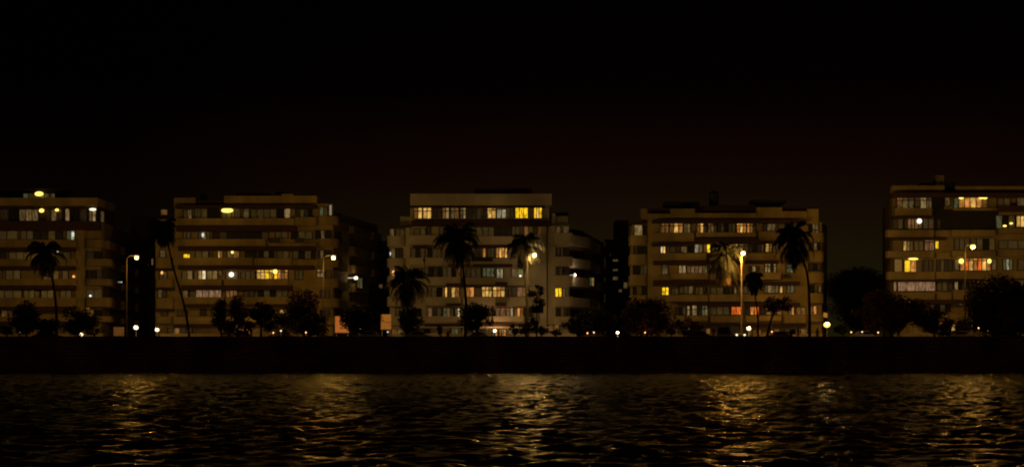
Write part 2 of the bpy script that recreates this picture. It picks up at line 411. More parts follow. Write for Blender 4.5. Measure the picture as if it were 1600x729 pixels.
# ---- block 1, far left
Y1 = 265
b = Block('leftmost cream apartment block, its lit top floor under a yellow roof lamp', [P(-95, Y1), P(158, Y1), P(236, 322), (X(-95, Y1), 322)], 345, M['ochre1'], Y1)
b.roof(-95, 152, 309, 345, M['maroon'], -12, -.6, 'top_floor')
b.roof(-95, 152, 309, 321, None, -13, .2)
b.slab(-30, 95, 294, 309, -9, -4, M['roof_and_recess_dark'], 'roof_room')
b.slab(-40, 100, 291, 294, -10, -3.6, M['roof_and_recess_dark'], 'roof_slab')
b.win(36, 78, 299, 309, 'neenc', face=None, d=-3.9); b.lamp(61, 300, 14, 7, 'yellow', -2.9); b.win(79, 86, 299, 309, 'g', d=-3.9)
b.win(-30, 28, 327, 344, 'dddd', d=-.5); b.win(30, 60, 327, 344, 'ggg', d=-.5); b.lamp(65, 329, 8, 6, 'yellow', .2); b.win(72, 97, 327, 344, 'ggg', d=-.5); b.lamp(89, 328, 6, 4, 'yellow', .2); b.win(102, 109, 326, 344, 'G', d=-.5)
b.win(113, 136, 326, 345, 'kd', d=-.5); b.win(139, 150, 328, 345, 'gG', d=-.5); b.lamp(145, 327, 11, 4, 'white', .1); b.win(157, 163, 330, 346, 'g', d=-.5)
b.ledge(-95, 155, 346, 359, .5)
rowsY = [(361, 375, 388), (393, 405, 417), (422, 436, 447), (452, 465, 480), (484, 494, 503)]
for i, (a, c, e) in enumerate(rowsY):
    b.band(-95, 118, c, e - 1, 1.0); b.ledge(-95, 116, e, e + 4, 1.25)
    b.band(132, 164 + (8 if i else -4), c, e - 1, 1.1, .8)
    if i: b.win(134, 160, a, c, ['', 'dk', 'kkd', 'ce', 'wk'][i])
b.pier(118, 132, 352, 524, .8)
b.win(-40, 28, 361, 374, 'cccc'); b.win(32, 62, 361, 374, 'ece'); b.win(64, 98, 361, 374, 'cee'); b.win(104, 117, 361, 374, 'nb'); b.lamp(114, 366, 4, 8, 'cool', .3)
b.win(-30, 10, 394, 405, 'ddd'); b.win(14, 60, 394, 405, 'eeee'); b.win(64, 110, 394, 405, 'ddkd'); b.lamp(90, 392, 4, 5, 'white', 1.1)
b.win(-20, 4, 422, 436, 'dd'); b.win(9, 32, 422, 436, 'ec'); b.win(66, 92, 423, 436, 'ece'); b.win(97, 107, 423, 436, 'c'); b.lamp(115, 432, 4, 4, 'amber', .9)
b.win(-20, 34, 453, 465, 'cece'); b.win(37, 62, 453, 465, 'eee'); b.win(64, 84, 453, 465, 'ee'); b.win(94, 112, 453, 465, 'ec'); b.lamp(141, 462, 3, 3, 'white', .9)
b.win(2, 20, 484, 494, 'wc'); b.win(36, 60, 484, 494, 'dd'); b.win(100, 112, 484, 494, 'dw')
b.win(134, 141, 480, 490, 'w')
b.win(-20, 40, 508, 522, 'dkdk'); b.win(60, 100, 508, 522, 'dkd')
for i, (a, c, e) in enumerate(rowsY):            # side balconies
    for (s0, s1) in ((2, 14), (18, 30), (34, 48)):
        bm = bmesh.new(); prism(bm, b._poly(b.side, s0, s1, -.05, 1.0, .4), b.z(e), b.z(c)); bmesh.ops.recalc_face_normals(bm, faces=bm.faces); obj('balcony_parapet', bm, b.m, b.t)
b.lamp(190, 435, 2, 2, 'cool', 1.1, b.side)

# ---- block 2
Y2 = 265
b = Block('second apartment block from the left, wide cream front, yellow lamp under roof edge', [P(273, Y2), P(497, Y2), P(590, 306), (X(273, Y2) - 2, 306)], 322, M['ochre2'], Y2)
b.roof(272, 305, 309, 325); b.roof(305, 350, 313, 324, M['maroon'], -3, .1); b.roof(350, 495, 306, 321); b.roof(440, 458, 303, 306, None, -2, .2)
b.slab(368, 420, 300, 306, -6, -2, M['roof_and_recess_dark'], 'roof_slab'); b.tank(438, 299, 306, 12); b.slab(430, 452, 297, 306, -8, -5, M['roof_and_recess_dark'], 'roof_room')
b.tank(318, 303, 312, 11, 4)
b.ledge(273, 495, 321.5, 325, .8)
b.band(274, 460, 342, 353, 1.0); b.band(460, 493, 340, 353, .8); b.ledge(275, 462, 354, 361, 1.3)
b.win(286, 300, 328, 342, 'eg'); b.win(304, 344, 326, 342, 'eeee'); b.lamp(355, 329, 19, 7, 'yellow', .6); b.win(346, 362, 327, 342, 'ec'); b.win(366, 376, 326, 340, 'c'); b.win(380, 389, 326, 340, 'g')
b.win(392, 442, 327, 341, 'eecee'); b.win(444, 454, 325, 340, 'G'); b.win(462, 488, 327, 340, 'dede')
b.band(270, 415, 374, 385, 1.0); b.band(417, 493, 380, 386, .6); b.ledge(278, 492, 386, 391, 1.3)
b.win(286, 298, 361, 373, 'ec'); b.win(310, 328, 361, 373, 'ege'); b.lamp(317, 367, 4, 7, 'cool', .3); b.win(332, 420, 362, 375, 'ddkdkkdd'); b.win(430, 450, 361, 371, 'cc'); b.win(455, 488, 362, 373, 'eee')
b.ac(424, 437, 372, 380); b.ac(462, 475, 372, 380)
b.band(270, 395, 403, 415, 1.0); b.band(396, 455, 404, 415, 1.0); b.ledge(278, 490, 415, 420, 1.3)
b.win(286, 297, 397, 403, 'Y'); b.win(305, 326, 392, 402, 'cc'); b.win(327, 332, 395, 402, 'k'); b.win(340, 348, 392, 403, 'yw'); b.win(355, 374, 392, 402, 'gw'); b.lamp(363, 394, 4, 4, 'yellow', .3)
b.win(383, 401, 391, 403, 'kk'); b.win(404, 428, 392, 402, 'cec'); b.win(432, 452, 392, 403, 'ec'); b.win(457, 486, 392, 404, 'eee')
b.band(282, 346, 436, 446, 1.0); b.band(349, 450, 436, 446, 1.0); b.ledge(282, 455, 446, 452, 1.3)
b.win(284, 301, 423, 436, 'eg'); b.win(303, 322, 423, 436, 'GGW'); b.win(323, 340, 423, 436, 'gg'); b.win(341, 348, 423, 430, 'k'); b.win(353, 372, 424, 436, 'cc'); b.lamp(361.5, 429, 8, 8, 'white', 1.1)
b.win(376, 399, 424, 436, 'ece'); b.win(401, 427, 422, 435, 'yyYy', .25); b.win(428, 450, 422, 435, 'Yopo', .2); b.lamp(430, 424, 7, 7, 'yellow', .5); b.win(461, 473, 423, 436, 'ce')
b.band(284, 350, 464, 475, 1.0); b.band(352, 452, 464, 475, 1.0); b.ledge(290, 452, 475, 479, 1.2)
b.win(285, 294, 454, 464, 'g'); b.win(296, 346, 453, 464, 'pqqqq'); b.win(353, 371, 454, 464, 'pwp'); b.win(380, 398, 454, 463, 'dd'); b.win(403, 450, 453, 464, 'eeeee')
b.win(277, 293, 484, 493, 'dd'); b.win(313, 322, 483, 492, 'k'); b.win(330, 420, 483, 493, 'edeedede'); b.win(437, 451, 484, 489, 'yw')
b.band(270, 336, 495, 506, 1.0); b.band(340, 490, 495, 506, 1.0); b.ledge(270, 490, 507, 511, 1.6)
b.win(262, 300, 512, 524, 'dwdd'); b.win(345, 360, 514, 524, 'wd'); b.win(372, 392, 514, 524, 'oOoo'); b.lamp(373, 516, 6, 4, 'white', 3.0, e=140); b.win(420, 440, 516, 524, 'wdd')
# left end bay, lower than the main front
lb = b
b.roof(244, 272, 340, 378, M['ochre2'], -14, -3, 'end_bay'); b.roof(243, 273, 376, 524, None, -14, -.3, 'end_bay')
for (a, c) in ((404, 419), (436, 449), (465, 482), (494, 505)): b.slab(242, 270, a, c, -.5, .7, None, 'balcony_parapet', None, .6)
for (a, c) in ((419.5, 423), (449.5, 453), (482.5, 486)): b.slab(242, 271, a, c, -.5, .9, M['maroon'], 'sunshade')
b.win(250, 259, 391, 401, 'g', d=-.2); b.win(249, 261, 424, 436, 'ce', d=-.2); b.lamp(253, 426, 4, 5, 'amber', .5); b.win(247, 260, 453, 464, 'gd', d=-.2); b.win(252, 262, 486, 494, 'd', d=-.2)
b.win(251, 262, 325, 333, 'w', d=-2.9)
# right end bay with rounded balconies
for (a, c) in ((338, 351), (373, 387), (404, 417), (435, 449), (466, 480), (495, 507)):
    b.slab(492, 527, a, c, -3, .9, None, 'balcony_parapet', None, 2.2)
    for (s0, s1) in ((6, 16), (20, 32), (35, 41)):
        bm = bmesh.new(); prism(bm, b._poly(b.side, s0, s1, -.05, .9, .4), b.z(c), b.z(a)); bmesh.ops.recalc_face_normals(bm, faces=bm.faces); obj('balcony_parapet', bm, b.m, b.t)
b.slab(494, 520, 318, 524, -3, .1, None, 'end_bay')
b.win(499, 512, 324, 337, 'ne', d=.15); b.win(514, 519, 320, 336, 'b', d=.15); b.win(493, 500, 360, 373, 'k', d=.15); b.win(501, 508, 360, 373, 'g', d=.15); b.win(509, 518, 360, 373, 'k', d=.15)
b.win(488, 498, 391, 404, 'kd', d=.15); b.win(500, 506, 391, 404, 'g', d=.15); b.win(508, 518, 391, 404, 'k', d=.15); b.win(495, 507, 421, 432, 'GG', .35, d=.15); b.win(509, 518, 422, 434, 'd', d=.15)
b.win(500, 515, 453, 465, 'dd', d=.15); b.win(500, 515, 484, 494, 'kd', d=.15)
b.lamp(556, 426, 7, 6, 'white', 1.4, b.side, e=40, col=(1, .6, .3)); b.win(545, 556, 420, 440, 'd', face=b.side); b.win(558, 566, 424, 441, 'gn', face=b.side, d=1.0); b.lamp(569, 380, 2, 12, 'cool', .4, b.side)

# ---- block 3, centre
Y3 = 263
b = Block('pale middle apartment block with two bright yellow windows at the right of its top floor', [P(640, Y3), P(868, Y3), P(908, 274), P(944, 306), (X(640, Y3) - 1, 306)], 352, M['white3'], Y3)
b.roof(641, 858, 320, 353, None, -14, -.5, 'top_floor')
b.slab(641, 862, 303, 321, -15, .5, None, 'roof_fascia'); b.slab(741, 831, 293, 303, -9, -1, M['roof_and_recess_dark'], 'roof_slab')
b.slab(640, 852, 321.3, 324.5, -.6, .35, M['maroon'], 'sunshade')
b.win(646, 660, 324, 341, 'wy', .3, d=-.44); b.win(661, 674, 323, 341, 'yy', .35, d=-.44); b.win(677, 690, 325, 341, 'dd', d=-.44); b.win(691, 702, 324, 341, 'wG', .3, d=-.44); b.win(704, 717, 324, 341, 'gw', .3, d=-.44); b.win(719, 728, 323, 341, 'gG', .3, d=-.44); b.win(731, 752, 326, 341, 'dde', d=-.44)
b.win(755, 775, 325, 340, 'gyy', .2, d=-.44); b.win(776, 791, 327, 340, 'bb', d=-.44); b.win(797, 803, 324, 340, 'e', d=-.44); b.win(805, 825, 322, 340, 'YYY', d=-.44); b.win(834, 847, 322, 340, 'YyY', d=-.44)
b.band(641, 850, 341, 345, .2, 0); b.ledge(642, 860, 345.5, 352.5, .9)
b.slab(862, 868, 332, 353, -6, -1, None, 'roof_room'); b.slab(866, 887, 335, 352, -8, -3, None, 'roof_room'); b.slab(625, 642, 335, 356, -12, -4, None, 'roof_room'); b.slab(860, 888, 325, 333, -12, -8, M['roof_and_recess_dark'], 'roof_slab')
# row 6
b.band(640, 735, 368, 383, .9); b.band(736, 802, 370, 383, 1.1); b.band(802, 847, 368, 383, .9)
b.win(647, 665, 357, 368, 'ce'); b.win(667, 673, 354, 368, 'd'); b.win(686, 700, 354, 368, 'cc'); b.win(705, 733, 354, 368, 'ddd'); b.win(735, 800, 355, 369, 'eeeeddk'); b.win(805, 847, 354, 369, 'cwwedw')
b.ledge(645, 668, 384, 387, 1.2); b.ledge(728, 850, 384, 386, 1.1)
# row 5
b.band(640, 663, 403, 414, .9); b.band(664, 733, 403, 415, .9); b.band(734, 847, 404, 414, .9)
b.slab(645, 663, 404.5, 409, .9, 1.3, M['tank'], 'planter'); b.slab(734, 770, 402, 409, .92, 1.35, M['leaf_dark'], 'planter')
b.win(642, 664, 388, 402, 'cec'); b.win(668, 690, 388, 402, 'ccc'); b.win(725, 750, 388, 402, 'ced'); b.win(754, 759, 388, 402, 'o'); b.win(762, 772, 388, 402, 'ee'); b.win(775, 793, 387, 402, 'oyoy', .0); b.win(800, 845, 388, 402, 'cecec')
b.ledge(700, 800, 413, 416, 1.2)
# row 4
b.band(662, 720, 433, 446, .9); b.band(724, 830, 434, 446, .9)
b.win(646, 660, 418, 434, 'cd'); b.win(663, 676, 417, 432, 'ek'); b.win(677, 720, 417, 433, 'gceccw'); b.win(728, 752, 419, 433, 'ccc'); b.win(754, 773, 419, 432, 'nnn'); b.win(776, 786, 420, 434, 'bb'); b.win(799, 818, 420, 433, 'gn'); b.lamp(813, 431, 3, 3, 'white', .7)
b.ledge(697, 720, 443, 446, 1.3); b.ledge(774, 793, 441, 445, 1.3); b.ledge(724, 775, 445, 447, 1.1)
# row 3
b.band(663, 720, 464, 477, .9); b.band(722, 827, 464, 477, .9)
b.win(667, 690, 449, 464, 'eee'); b.win(691, 699, 449, 464, 'wy'); b.win(705, 718, 449, 464, 'yw'); b.win(727, 741, 449, 463, 'oo'); b.win(753, 769, 448, 463, 'yyy', .35); b.win(770, 795, 448, 463, 'yoyw', .35); b.win(799, 826, 449, 463, 'wpw')
b.ledge(697, 720, 474, 477, 1.3); b.ledge(774, 791, 473, 477, 1.3)
# row 2
b.band(663, 720, 494, 505, .9); b.band(770, 820, 494, 505, .9); b.band(722, 768, 494, 505, .9)
b.win(646, 658, 482, 493, 'k'); b.win(668, 690, 481, 494, 'ppe'); b.win(692, 709, 481, 494, 'ngc'); b.win(711, 719, 482, 494, 'gW'); b.win(728, 768, 482, 494, 'cece'); b.win(774, 797, 481, 494, 'ppw'); b.win(797, 802, 481, 494, 'b'); b.win(803, 818, 481, 494, 'wow'); b.win(824, 832, 482, 494, 'k')
b.pier(819, 823, 480, 506, .95, M['maroon']); b.pier(769, 772, 480, 494, .95, M['maroon'])
b.ledge(663, 822, 505.5, 509, 1.2)
b.slab(612, 860, 510, 512, -.05, 2.0, None, 'ground_floor_canopy')
b.win(612, 640, 514, 524, 'wgw'); b.win(645, 672, 514, 524, 'kdk'); b.win(705, 722, 513, 524, 'gnc'); b.win(730, 760, 514, 524, 'dgd'); b.win(764, 778, 513, 524, 'wgo'); b.win(780, 791, 514, 524, 'oGo'); b.lamp(773, 517, 5, 5, 'white', 3.2, e=260); b.win(800, 840, 514, 524, 'dcd')
# right pier and rain pipe, end bay
b.pier(845, 868, 353, 524, .25)
bm = bmesh.new(); tube(bm, [(X(855, Y3 - .4), Y3 - .4, GZ), (X(855, Y3 - .4), Y3 - .4, b.z(345))], [.09, .09], 8); obj('rain_pipe', bm, M['maroon'], b.t)
ROW3 = [(353, 364, 380), (386, 401, 415), (416, 430, 445), (448, 463, 478), (480, 494, 508)]
for i, (a, c, e) in enumerate(ROW3):
    b.slab(864, 895, c, e, -2, .8, None, 'balcony_parapet', None, .9)
    for (fc, s0, s1) in ((b.side, 3.2, 13.6), (b.side2, 1, 13), (b.side2, 16, 30)):
        bm = bmesh.new(); prism(bm, b._poly(fc, s0, s1, -.05, 1.2, .8), b.z(e), b.z(c)); bmesh.ops.recalc_face_normals(bm, faces=bm.faces); obj('balcony_parapet', bm, b.m, b.t)
        bm = bmesh.new(); prism(bm, b._poly(fc, s0 + .4, s1 - .4, -.05, .1, 0), b.z(c), b.z(a)); bmesh.ops.recalc_face_normals(bm, faces=bm.faces); obj('balcony_opening', bm, M['glass'], b.t)
b.slab(866, 890, 352, 524, -3, .1, None, 'end_bay')
b.win(869, 876, 354, 364, 'g', d=.16); b.win(880, 889, 354, 364, 'g', d=.16); b.win(866, 875, 387, 400, 'kd', d=.16); b.win(876, 880, 387, 400, 'c', d=.16); b.win(881, 889, 387, 400, 'k', d=.16)
b.win(867, 879, 417, 429, 'kd', d=.16); b.win(881, 889, 417, 429, 'k', d=.16); b.win(867, 878, 450, 463, 'YY', d=.16); b.win(879, 889, 450, 463, 'ge', d=.16); b.win(868, 876, 481, 493, 'k', d=.16); b.win(881, 889, 481, 493, 'dk', d=.16)
b.lamp(898, 428, 5, 6, 'cool', 1.6, b.side, e=90, col=(1, .62, .3)); b.win(921, 928, 428, 441, 'nG', face=b.side, d=.9)
b.slab(856, 874, 499, 506, .25, .5, None, 'shop_board'); b.win(856, 874, 508, 517, 'ww', d=.55)
# left end bay
b.slab(608, 641, 353, 356, -8, .6, M['maroon'], 'sunshade'); b.slab(609, 640, 356, 524, -8, -1, None, 'end_bay')
for (c, e) in ((368, 384), (403, 417), (431, 446), (463, 478), (494, 508)): b.slab(604, 634, c, e, -6, .1, None, 'balcony_parapet', None, 2)
b.win(609, 616, 357, 368, 'g', d=-.9); b.win(618, 632, 358, 368, 'ce', d=-.9); b.win(611, 618, 387, 402, 'g', d=-.9); b.win(619, 629, 387, 402, 'kk', d=-.9); b.lamp(610, 396, 2, 6, 'cool', 0); b.win(618, 630, 418, 430, 'dd', d=-.9)
b.lamp(614.5, 426, 4, 8, 'amber', .2); b.lamp(622, 430, 2, 3, 'cool', .2); b.win(618, 632, 449, 463, 'we', d=-.9); b.win(618, 632, 481, 494, 'ee', d=-.9)
b.slab(634, 641, 356, 524, -1, .3, None, 'pier')

# ---- rear block seen in the gap right of the middle block
YB = 322
b = Block('dark narrow rear tower showing between the middle block and the ochre block', [P(946, YB), P(1000, YB), P(1000, 345), P(946, 345)], 376, M['rear'], YB)
b.slab(962, 982, 343, 376, -8, -1, M['rear'], 'roof_room'); b.slab(944, 986, 374, 377, -.1, .6, None, 'roof_parapet'); b.slab(940, 974, 441, 444, -.1, 1.5, None, 'sunshade')
for (a, e) in ((405, 408), (420, 423), (432, 437)): b.win(957, 966, a, e, 'g')
b.win(974, 981, 441, 450, 'g'); b.win(966, 972, 452, 456, 'g'); b.win(951, 956, 395, 400, 'd')
b = Block('dark rear block in the gap between the leftmost and second blocks with one grey window', [P(204, 318), P(262, 318), P(262, 345), P(204, 345)], 338, M['rear'], 318)
b.win(229, 240, 404, 414, 'gkg'); b.win(215, 224, 372, 380, 'k'); b.win(232, 240, 372, 380, 'k')
b = Block('black rear block in the slit between the second block and the pale middle block', [P(566, 318), P(610, 318), P(610, 340), P(566, 340)], 376, M['rear'], 318)
b.win(574, 582, 392, 400, 'k'); b.win(574, 582, 424, 432, 'k'); b.win(592, 598, 444, 450, 'g')

# ---- block 4
Y4 = 263
b = Block('ochre apartment block right of centre with two glowing orange windows near the ground', [P(1012, Y4), P(1262, Y4), P(1292, 290), (X(1012, Y4) + 1, 290)], 333, M['ochre4'], Y4)
b.roof(1048, 1086, 326, 347); b.roof(1012, 1048, 334, 347); b.roof(1086, 1184, 333, 347); b.roof(1183, 1222, 324, 343); b.roof(1222, 1261, 330, 345)
b.roof(1012, 1050, 325, 333.5, M['maroon'], -5, -1.2); b.roof(1086, 1183, 320, 333, M['maroon'], -5, -1.2); b.roof(1222, 1280, 322, 330, M['maroon'], -5, -1.2)
b.slab(1039, 1093, 312, 319, -7, -3, M['roof_and_recess_dark'], 'roof_slab'); b.slab(1048, 1084, 318, 326, -6, -4, M['roof_and_recess_dark'], 'roof_room'); b.tank(1115.5, 298, 318, 15); b.slab(1108, 1145, 317, 322, -8, -4, M['roof_and_recess_dark'], 'roof_slab')
b.slab(1176, 1229, 309, 314, -7, -3, M['roof_and_recess_dark'], 'roof_slab'); b.slab(1184, 1220, 313, 325, -6, -4, M['roof_and_recess_dark'], 'roof_room')
b.slab(1002, 1012, 324, 348, -4, -2, None, 'roof_room')
b.ledge(1020, 1260, 344.5, 348, 1.2)
b.win(1032, 1045, 349, 363, 'ww', .25); b.win(1046, 1067, 349, 363, 'wyo', .25); b.win(1068, 1079, 350, 363, 'gg'); b.win(1089, 1104, 348, 364, 'wye', .3); b.win(1106, 1120, 347, 363, 'wge', .3); b.win(1121, 1136, 347, 363, 'gee', .3); b.win(1138, 1149, 349, 363, 'ee')
b.win(1151, 1166, 347, 363, 'oyo', .35); b.win(1167, 1181, 348, 363, 'owe', .3); b.win(1192, 1212, 350, 360, 'ggg'); b.win(1216, 1236, 350, 362, 'ec')
b.band(1018, 1086, 364, 378, .9); b.band(1088, 1182, 364, 371, 1.2); b.ledge(1086, 1184, 373, 380, 1.4); b.band(1184, 1222, 362, 377, .9); b.ledge(1020, 1086, 380, 384, 1.2); b.ledge(1184, 1224, 377, 380, 1.2)
b.win(1032, 1040, 382, 395, 'Wy'); b.win(1046, 1083, 383, 394, 'edge'); b.win(1085, 1098, 382, 394, 'bg'); b.win(1099, 1110, 382, 394, 'wY'); b.win(1111, 1123, 382, 394, 'gg'); b.win(1126, 1142, 382, 394, 'dd')
b.win(1145, 1153, 380, 394, 'gW', .3); b.win(1155, 1176, 380, 394, 'gew', .3); b.win(1178, 1194, 382, 394, 'ede'); b.win(1196, 1207, 379, 393, 'yw', .3); b.win(1208, 1217, 379, 393, 'gG', .3)
b.band(1040, 1104, 396, 407, .9); b.band(1106, 1222, 396, 407, .9); b.ledge(1022, 1104, 408, 413, 1.3); b.ledge(1104, 1224, 407, 411, 1.2)
b.win(1034, 1044, 413, 428, 'g', .2); b.win(1060, 1072, 415, 426, 'GG'); b.win(1073, 1098, 416, 426, 'gpgp'); b.win(1098, 1105, 415, 426, 'gg'); b.win(1108, 1130, 414, 427, 'ede'); b.win(1134, 1142, 419, 434, 'O'); b.win(1143, 1150, 419, 438, 'w'); b.win(1170, 1186, 416, 424, 'dGd')
b.win(1195, 1213, 411, 425, 'GGGG', .3); b.win(1228, 1241, 411, 425, 'nb', .5)
b.band(1050, 1107, 427, 437, .9); b.band(1108, 1188, 428, 438, .8); b.band(1189, 1221, 426, 437, .9); b.ledge(1022, 1107, 438, 445, 1.3); b.ledge(1107, 1250, 440, 444, 1.2); b.ac(1225, 1234, 428, 434)
b.win(1034, 1045, 449, 460, 'YY'); b.win(1049, 1060, 450, 460, 'ee'); b.win(1061, 1083, 447, 458, 'eeg'); b.win(1086, 1105, 449, 460, 'eee'); b.win(1110, 1140, 449, 459, 'eee'); b.win(1143, 1151, 449, 458, 'kg'); b.win(1155, 1175, 447, 458, 'geg')
b.win(1194, 1217, 446, 457, 'gGgg'); b.win(1218, 1223, 447, 457, 'y'); b.win(1229, 1241, 446, 457, 'gn')
b.band(1042, 1107, 461, 471, .9); b.band(1108, 1230, 460, 471, .9); b.ledge(1060, 1107, 472, 476, 1.2); b.ledge(1107, 1250, 473, 478, 1.3)
b.win(1055, 1072, 480, 491, 'pee'); b.win(1073, 1078, 478, 492, 'G', .4); b.win(1081, 1089, 477, 492, 'G', .4); b.win(1092, 1106, 477, 492, 'GnG', .35); b.win(1110, 1140, 479, 491, 'eee')
b.win(1142.5, 1158, 478, 491, 'OO'); b.win(1165, 1186, 478, 491, 'poO'); b.win(1188, 1222, 479, 491, 'pwpw'); b.win(1232, 1241, 480, 491, 'po'); b.win(1244, 1259, 480, 491, 'ww')
b.band(1050, 1107, 493, 501, .9); b.band(1110, 1184, 493, 503, .9); b.band(1186, 1222, 493, 501, .9); b.band(1224, 1260, 491.5, 504, .5)
for px in (1232, 1250):
    s = b.front.s_of(px, .55); bm = bmesh.new(); tube(bm, [(*b.front.at(s, .45), b.z(497)), (*b.front.at(s, .56), b.z(497))], [.22, .22], 14); obj('round_vent', bm, M['glass'], b.t)
b.ledge(1050, 1260, 505, 509, 1.0)
b.win(1060, 1080, 512, 523, 'GGGG', .4); b.win(1095, 1110, 513, 523, 'dw'); b.win(1121, 1127, 513, 523, 'o'); b.win(1150, 1155, 513, 523, 'o'); b.win(1168, 1190, 515, 523, 'wdw'); b.win(1200, 1235, 514, 523, 'dwdw'); b.win(1240, 1262, 514, 523, 'ww')
# left and right end bays
b.slab(986, 1012, 346, 350, -6, 0, M['maroon'], 'sunshade'); b.slab(988, 1013, 350, 524, -6, -.9, None, 'end_bay')
for (c, e) in ((367, 382), (397, 413), (429, 446), (461, 477), (493, 506)):
    b.slab(985.5, 1013, c, e, -5, .1, None, 'balcony_parapet', None, .8)
    b.slab(1262, 1288, c - 3, e - 4, -5, .6, None, 'balcony_parapet', None, .8)
b.slab(1261, 1279, 326, 349, -5, -.3, None, 'roof_parapet'); b.slab(1261, 1284, 346, 524, -5, -.9, None, 'end_bay')
b.win(991, 1004, 351, 367, 'G', d=-.8); b.win(1005, 1011, 352, 366, 'k', d=-.8); b.win(990, 1011, 384, 396, 'ddd', d=-.8); b.win(989, 998, 415, 428, 'k', d=-.8); b.win(1000, 1011, 415, 428, 'ee', d=-.8); b.win(989, 994, 448, 459, 'k', d=-.8); b.win(1003, 1011, 447, 459, 'k', d=-.8)
b.win(1262, 1268, 346, 363, 'k', d=-.8); b.win(1269, 1279, 346, 363, 'gg', .75, d=-.8); b.win(1266, 1282, 379, 390, 'dgd', d=-.8); b.win(1264, 1283, 411, 422, 'dkd', d=-.8); b.win(1264, 1272, 445, 456, 'k', d=-.8); b.win(1278, 1284, 447, 456, 'g', d=-.8)
b.win(1266, 1276, 478, 491, 'po', d=-.8); b.win(1286, 1293, 483, 491, 'o', face=b.side, d=.1)

# ---- block 5, far right
Y5 = 261
b = Block('rightmost apartment block with the brightest orange balconies and a chimney stack on its roof', [P(1396, Y5), P(1690, Y5), (X(1690, Y5), 300), P(1379, 290)], 303, M['cream5'], Y5)
b.slab(1395, 1476, 290, 302, -1.5, .3, None, 'roof_parapet'); b.slab(1463, 1475, 272, 291, -4, -1.5, None, 'chimney'); b.slab(1493, 1690, 291, 298, -10, .2, None, 'roof_parapet'); b.slab(1476, 1493, 282, 300, -6, -1, M['roof_and_recess_dark'], 'roof_room')
b.slab(1440, 1462, 283, 290, -7, -3, M['roof_and_recess_dark'], 'roof_slab'); b.slab(1400, 1414, 284, 290, -6, -4, M['roof_and_recess_dark'], 'roof_slab')
b.ledge(1394, 1690, 302.5, 308, .9)
b.slab(1457, 1560, 327, 359, -.05, .12, M['roof_and_recess_dark'], 'recess_shade_panel'); b.slab(1457, 1475, 304, 359, -.05, .1, M['roof_and_recess_dark'], 'recess_shade_panel')  # flat dark panels on the wall face, painting the shade of a recess
b.win(1401, 1428, 309, 325, 'wgg', .25, d=.2); b.win(1429, 1456, 309, 325, 'eGg', .25, d=.2); b.win(1476, 1485, 309, 321, 'g', d=.2)
b.win(1490, 1498, 309, 325, 'n'); b.win(1498, 1543, 308, 324, 'ooyow', d=.2)
for x in (1502, 1533, 1539): b.lamp(x, 309, 8, 5, 'yellow', .6)
b.win(1558, 1579, 310, 322, 'ee'); b.win(1589, 1612, 306, 326, 'gg')
b.ledge(1560, 1690, 322, 330, .8)
b.band(1399, 1457, 326, 338, 1.0); b.band(1490, 1560, 325.5, 329, .5); b.ledge(1396, 1460, 338.5, 341, 1.1)
b.win(1395, 1411, 342, 357, 'de'); b.win(1413, 1429, 341, 357, 'ppw', d=.2); b.win(1429, 1441, 341, 357, 'we', d=.2); b.lamp(1436.5, 346, 8, 8, 'white', 1.0); b.win(1442, 1459, 342, 357, 'cc', d=.2); b.win(1464, 1470, 343, 357, 'd', d=.2)
b.win(1556, 1586, 337, 356, 'nee', d=.2); b.lamp(1570, 353, 6, 3, 'yellow', .4); b.lamp(1580, 349, 5, 3, 'yellow', .4); b.win(1588, 1615, 338, 354, 'yygg', d=.2)
b.band(1387, 1460, 360, 371, 1.1); b.band(1461, 1487, 360, 371, .6); b.band(1488, 1557, 360, 370, 1.1); b.band(1559, 1690, 357, 365, .9); b.ledge(1390, 1480, 371.5, 374, 1.2)
b.win(1411, 1427, 377, 391, 'yge'); b.win(1428, 1443, 377, 391, 'ce'); b.win(1444, 1460, 371, 391, 'pp', .35); b.win(1461, 1467, 377, 388, 'Y'); b.win(1491, 1515, 373, 390, 'cce'); b.win(1516, 1555, 373, 390, 'ecce'); b.win(1560, 1605, 376, 388, 'ece')
b.band(1387, 1460, 393, 403, 1.1); b.band(1462, 1486, 395, 404, .6); b.band(1489, 1557, 393, 402, 1.1); b.band(1559, 1690, 391, 401, .9)
b.win(1397, 1410, 405, 424, 'c'); b.win(1413, 1441, 407, 424, 'Yow'); b.lamp(1427, 404.5, 16, 3, 'yellow', .5); b.win(1444, 1458, 406, 424, 'dd'); b.win(1463, 1488, 406, 424, 'dedd')
b.win(1491, 1499, 405, 421, 'g'); b.win(1500, 1548, 404, 422, 'oOyoOyo', .15, d=.2); b.lamp(1502, 408, 8, 8, 'yellow', .7); b.lamp(1546, 408, 6, 7, 'yellow', .7); b.win(1549, 1557, 405, 421, 'g'); b.win(1567, 1582, 405, 421, 'nbn'); b.win(1590, 1612, 405, 421, 'ee')
b.band(1388, 1462, 425, 437, 1.1); b.band(1463, 1560, 425, 436, 1.1); b.band(1561, 1690, 424, 435, .9); b.ledge(1396, 1560, 437.5, 439, 1.2)
b.win(1396, 1401, 439, 454, 'G'); b.win(1403, 1461, 438.5, 454, 'qqqq', d=.2, fw=.03); b.win(1464, 1489, 440, 454, 'eed'); b.win(1491, 1515, 439, 452, 'Gkdk'); b.win(1518, 1545, 440, 452, 'dwgd'); b.win(1590, 1610, 438, 446, 'gd')
b.band(1408, 1462, 457, 468, 1.0); b.band(1463, 1488, 458, 468, .8); b.band(1490, 1535, 453, 468, 1.0); b.band(1537, 1690, 456, 467, .9); b.ledge(1410, 1690, 468.5, 473, 1.3)
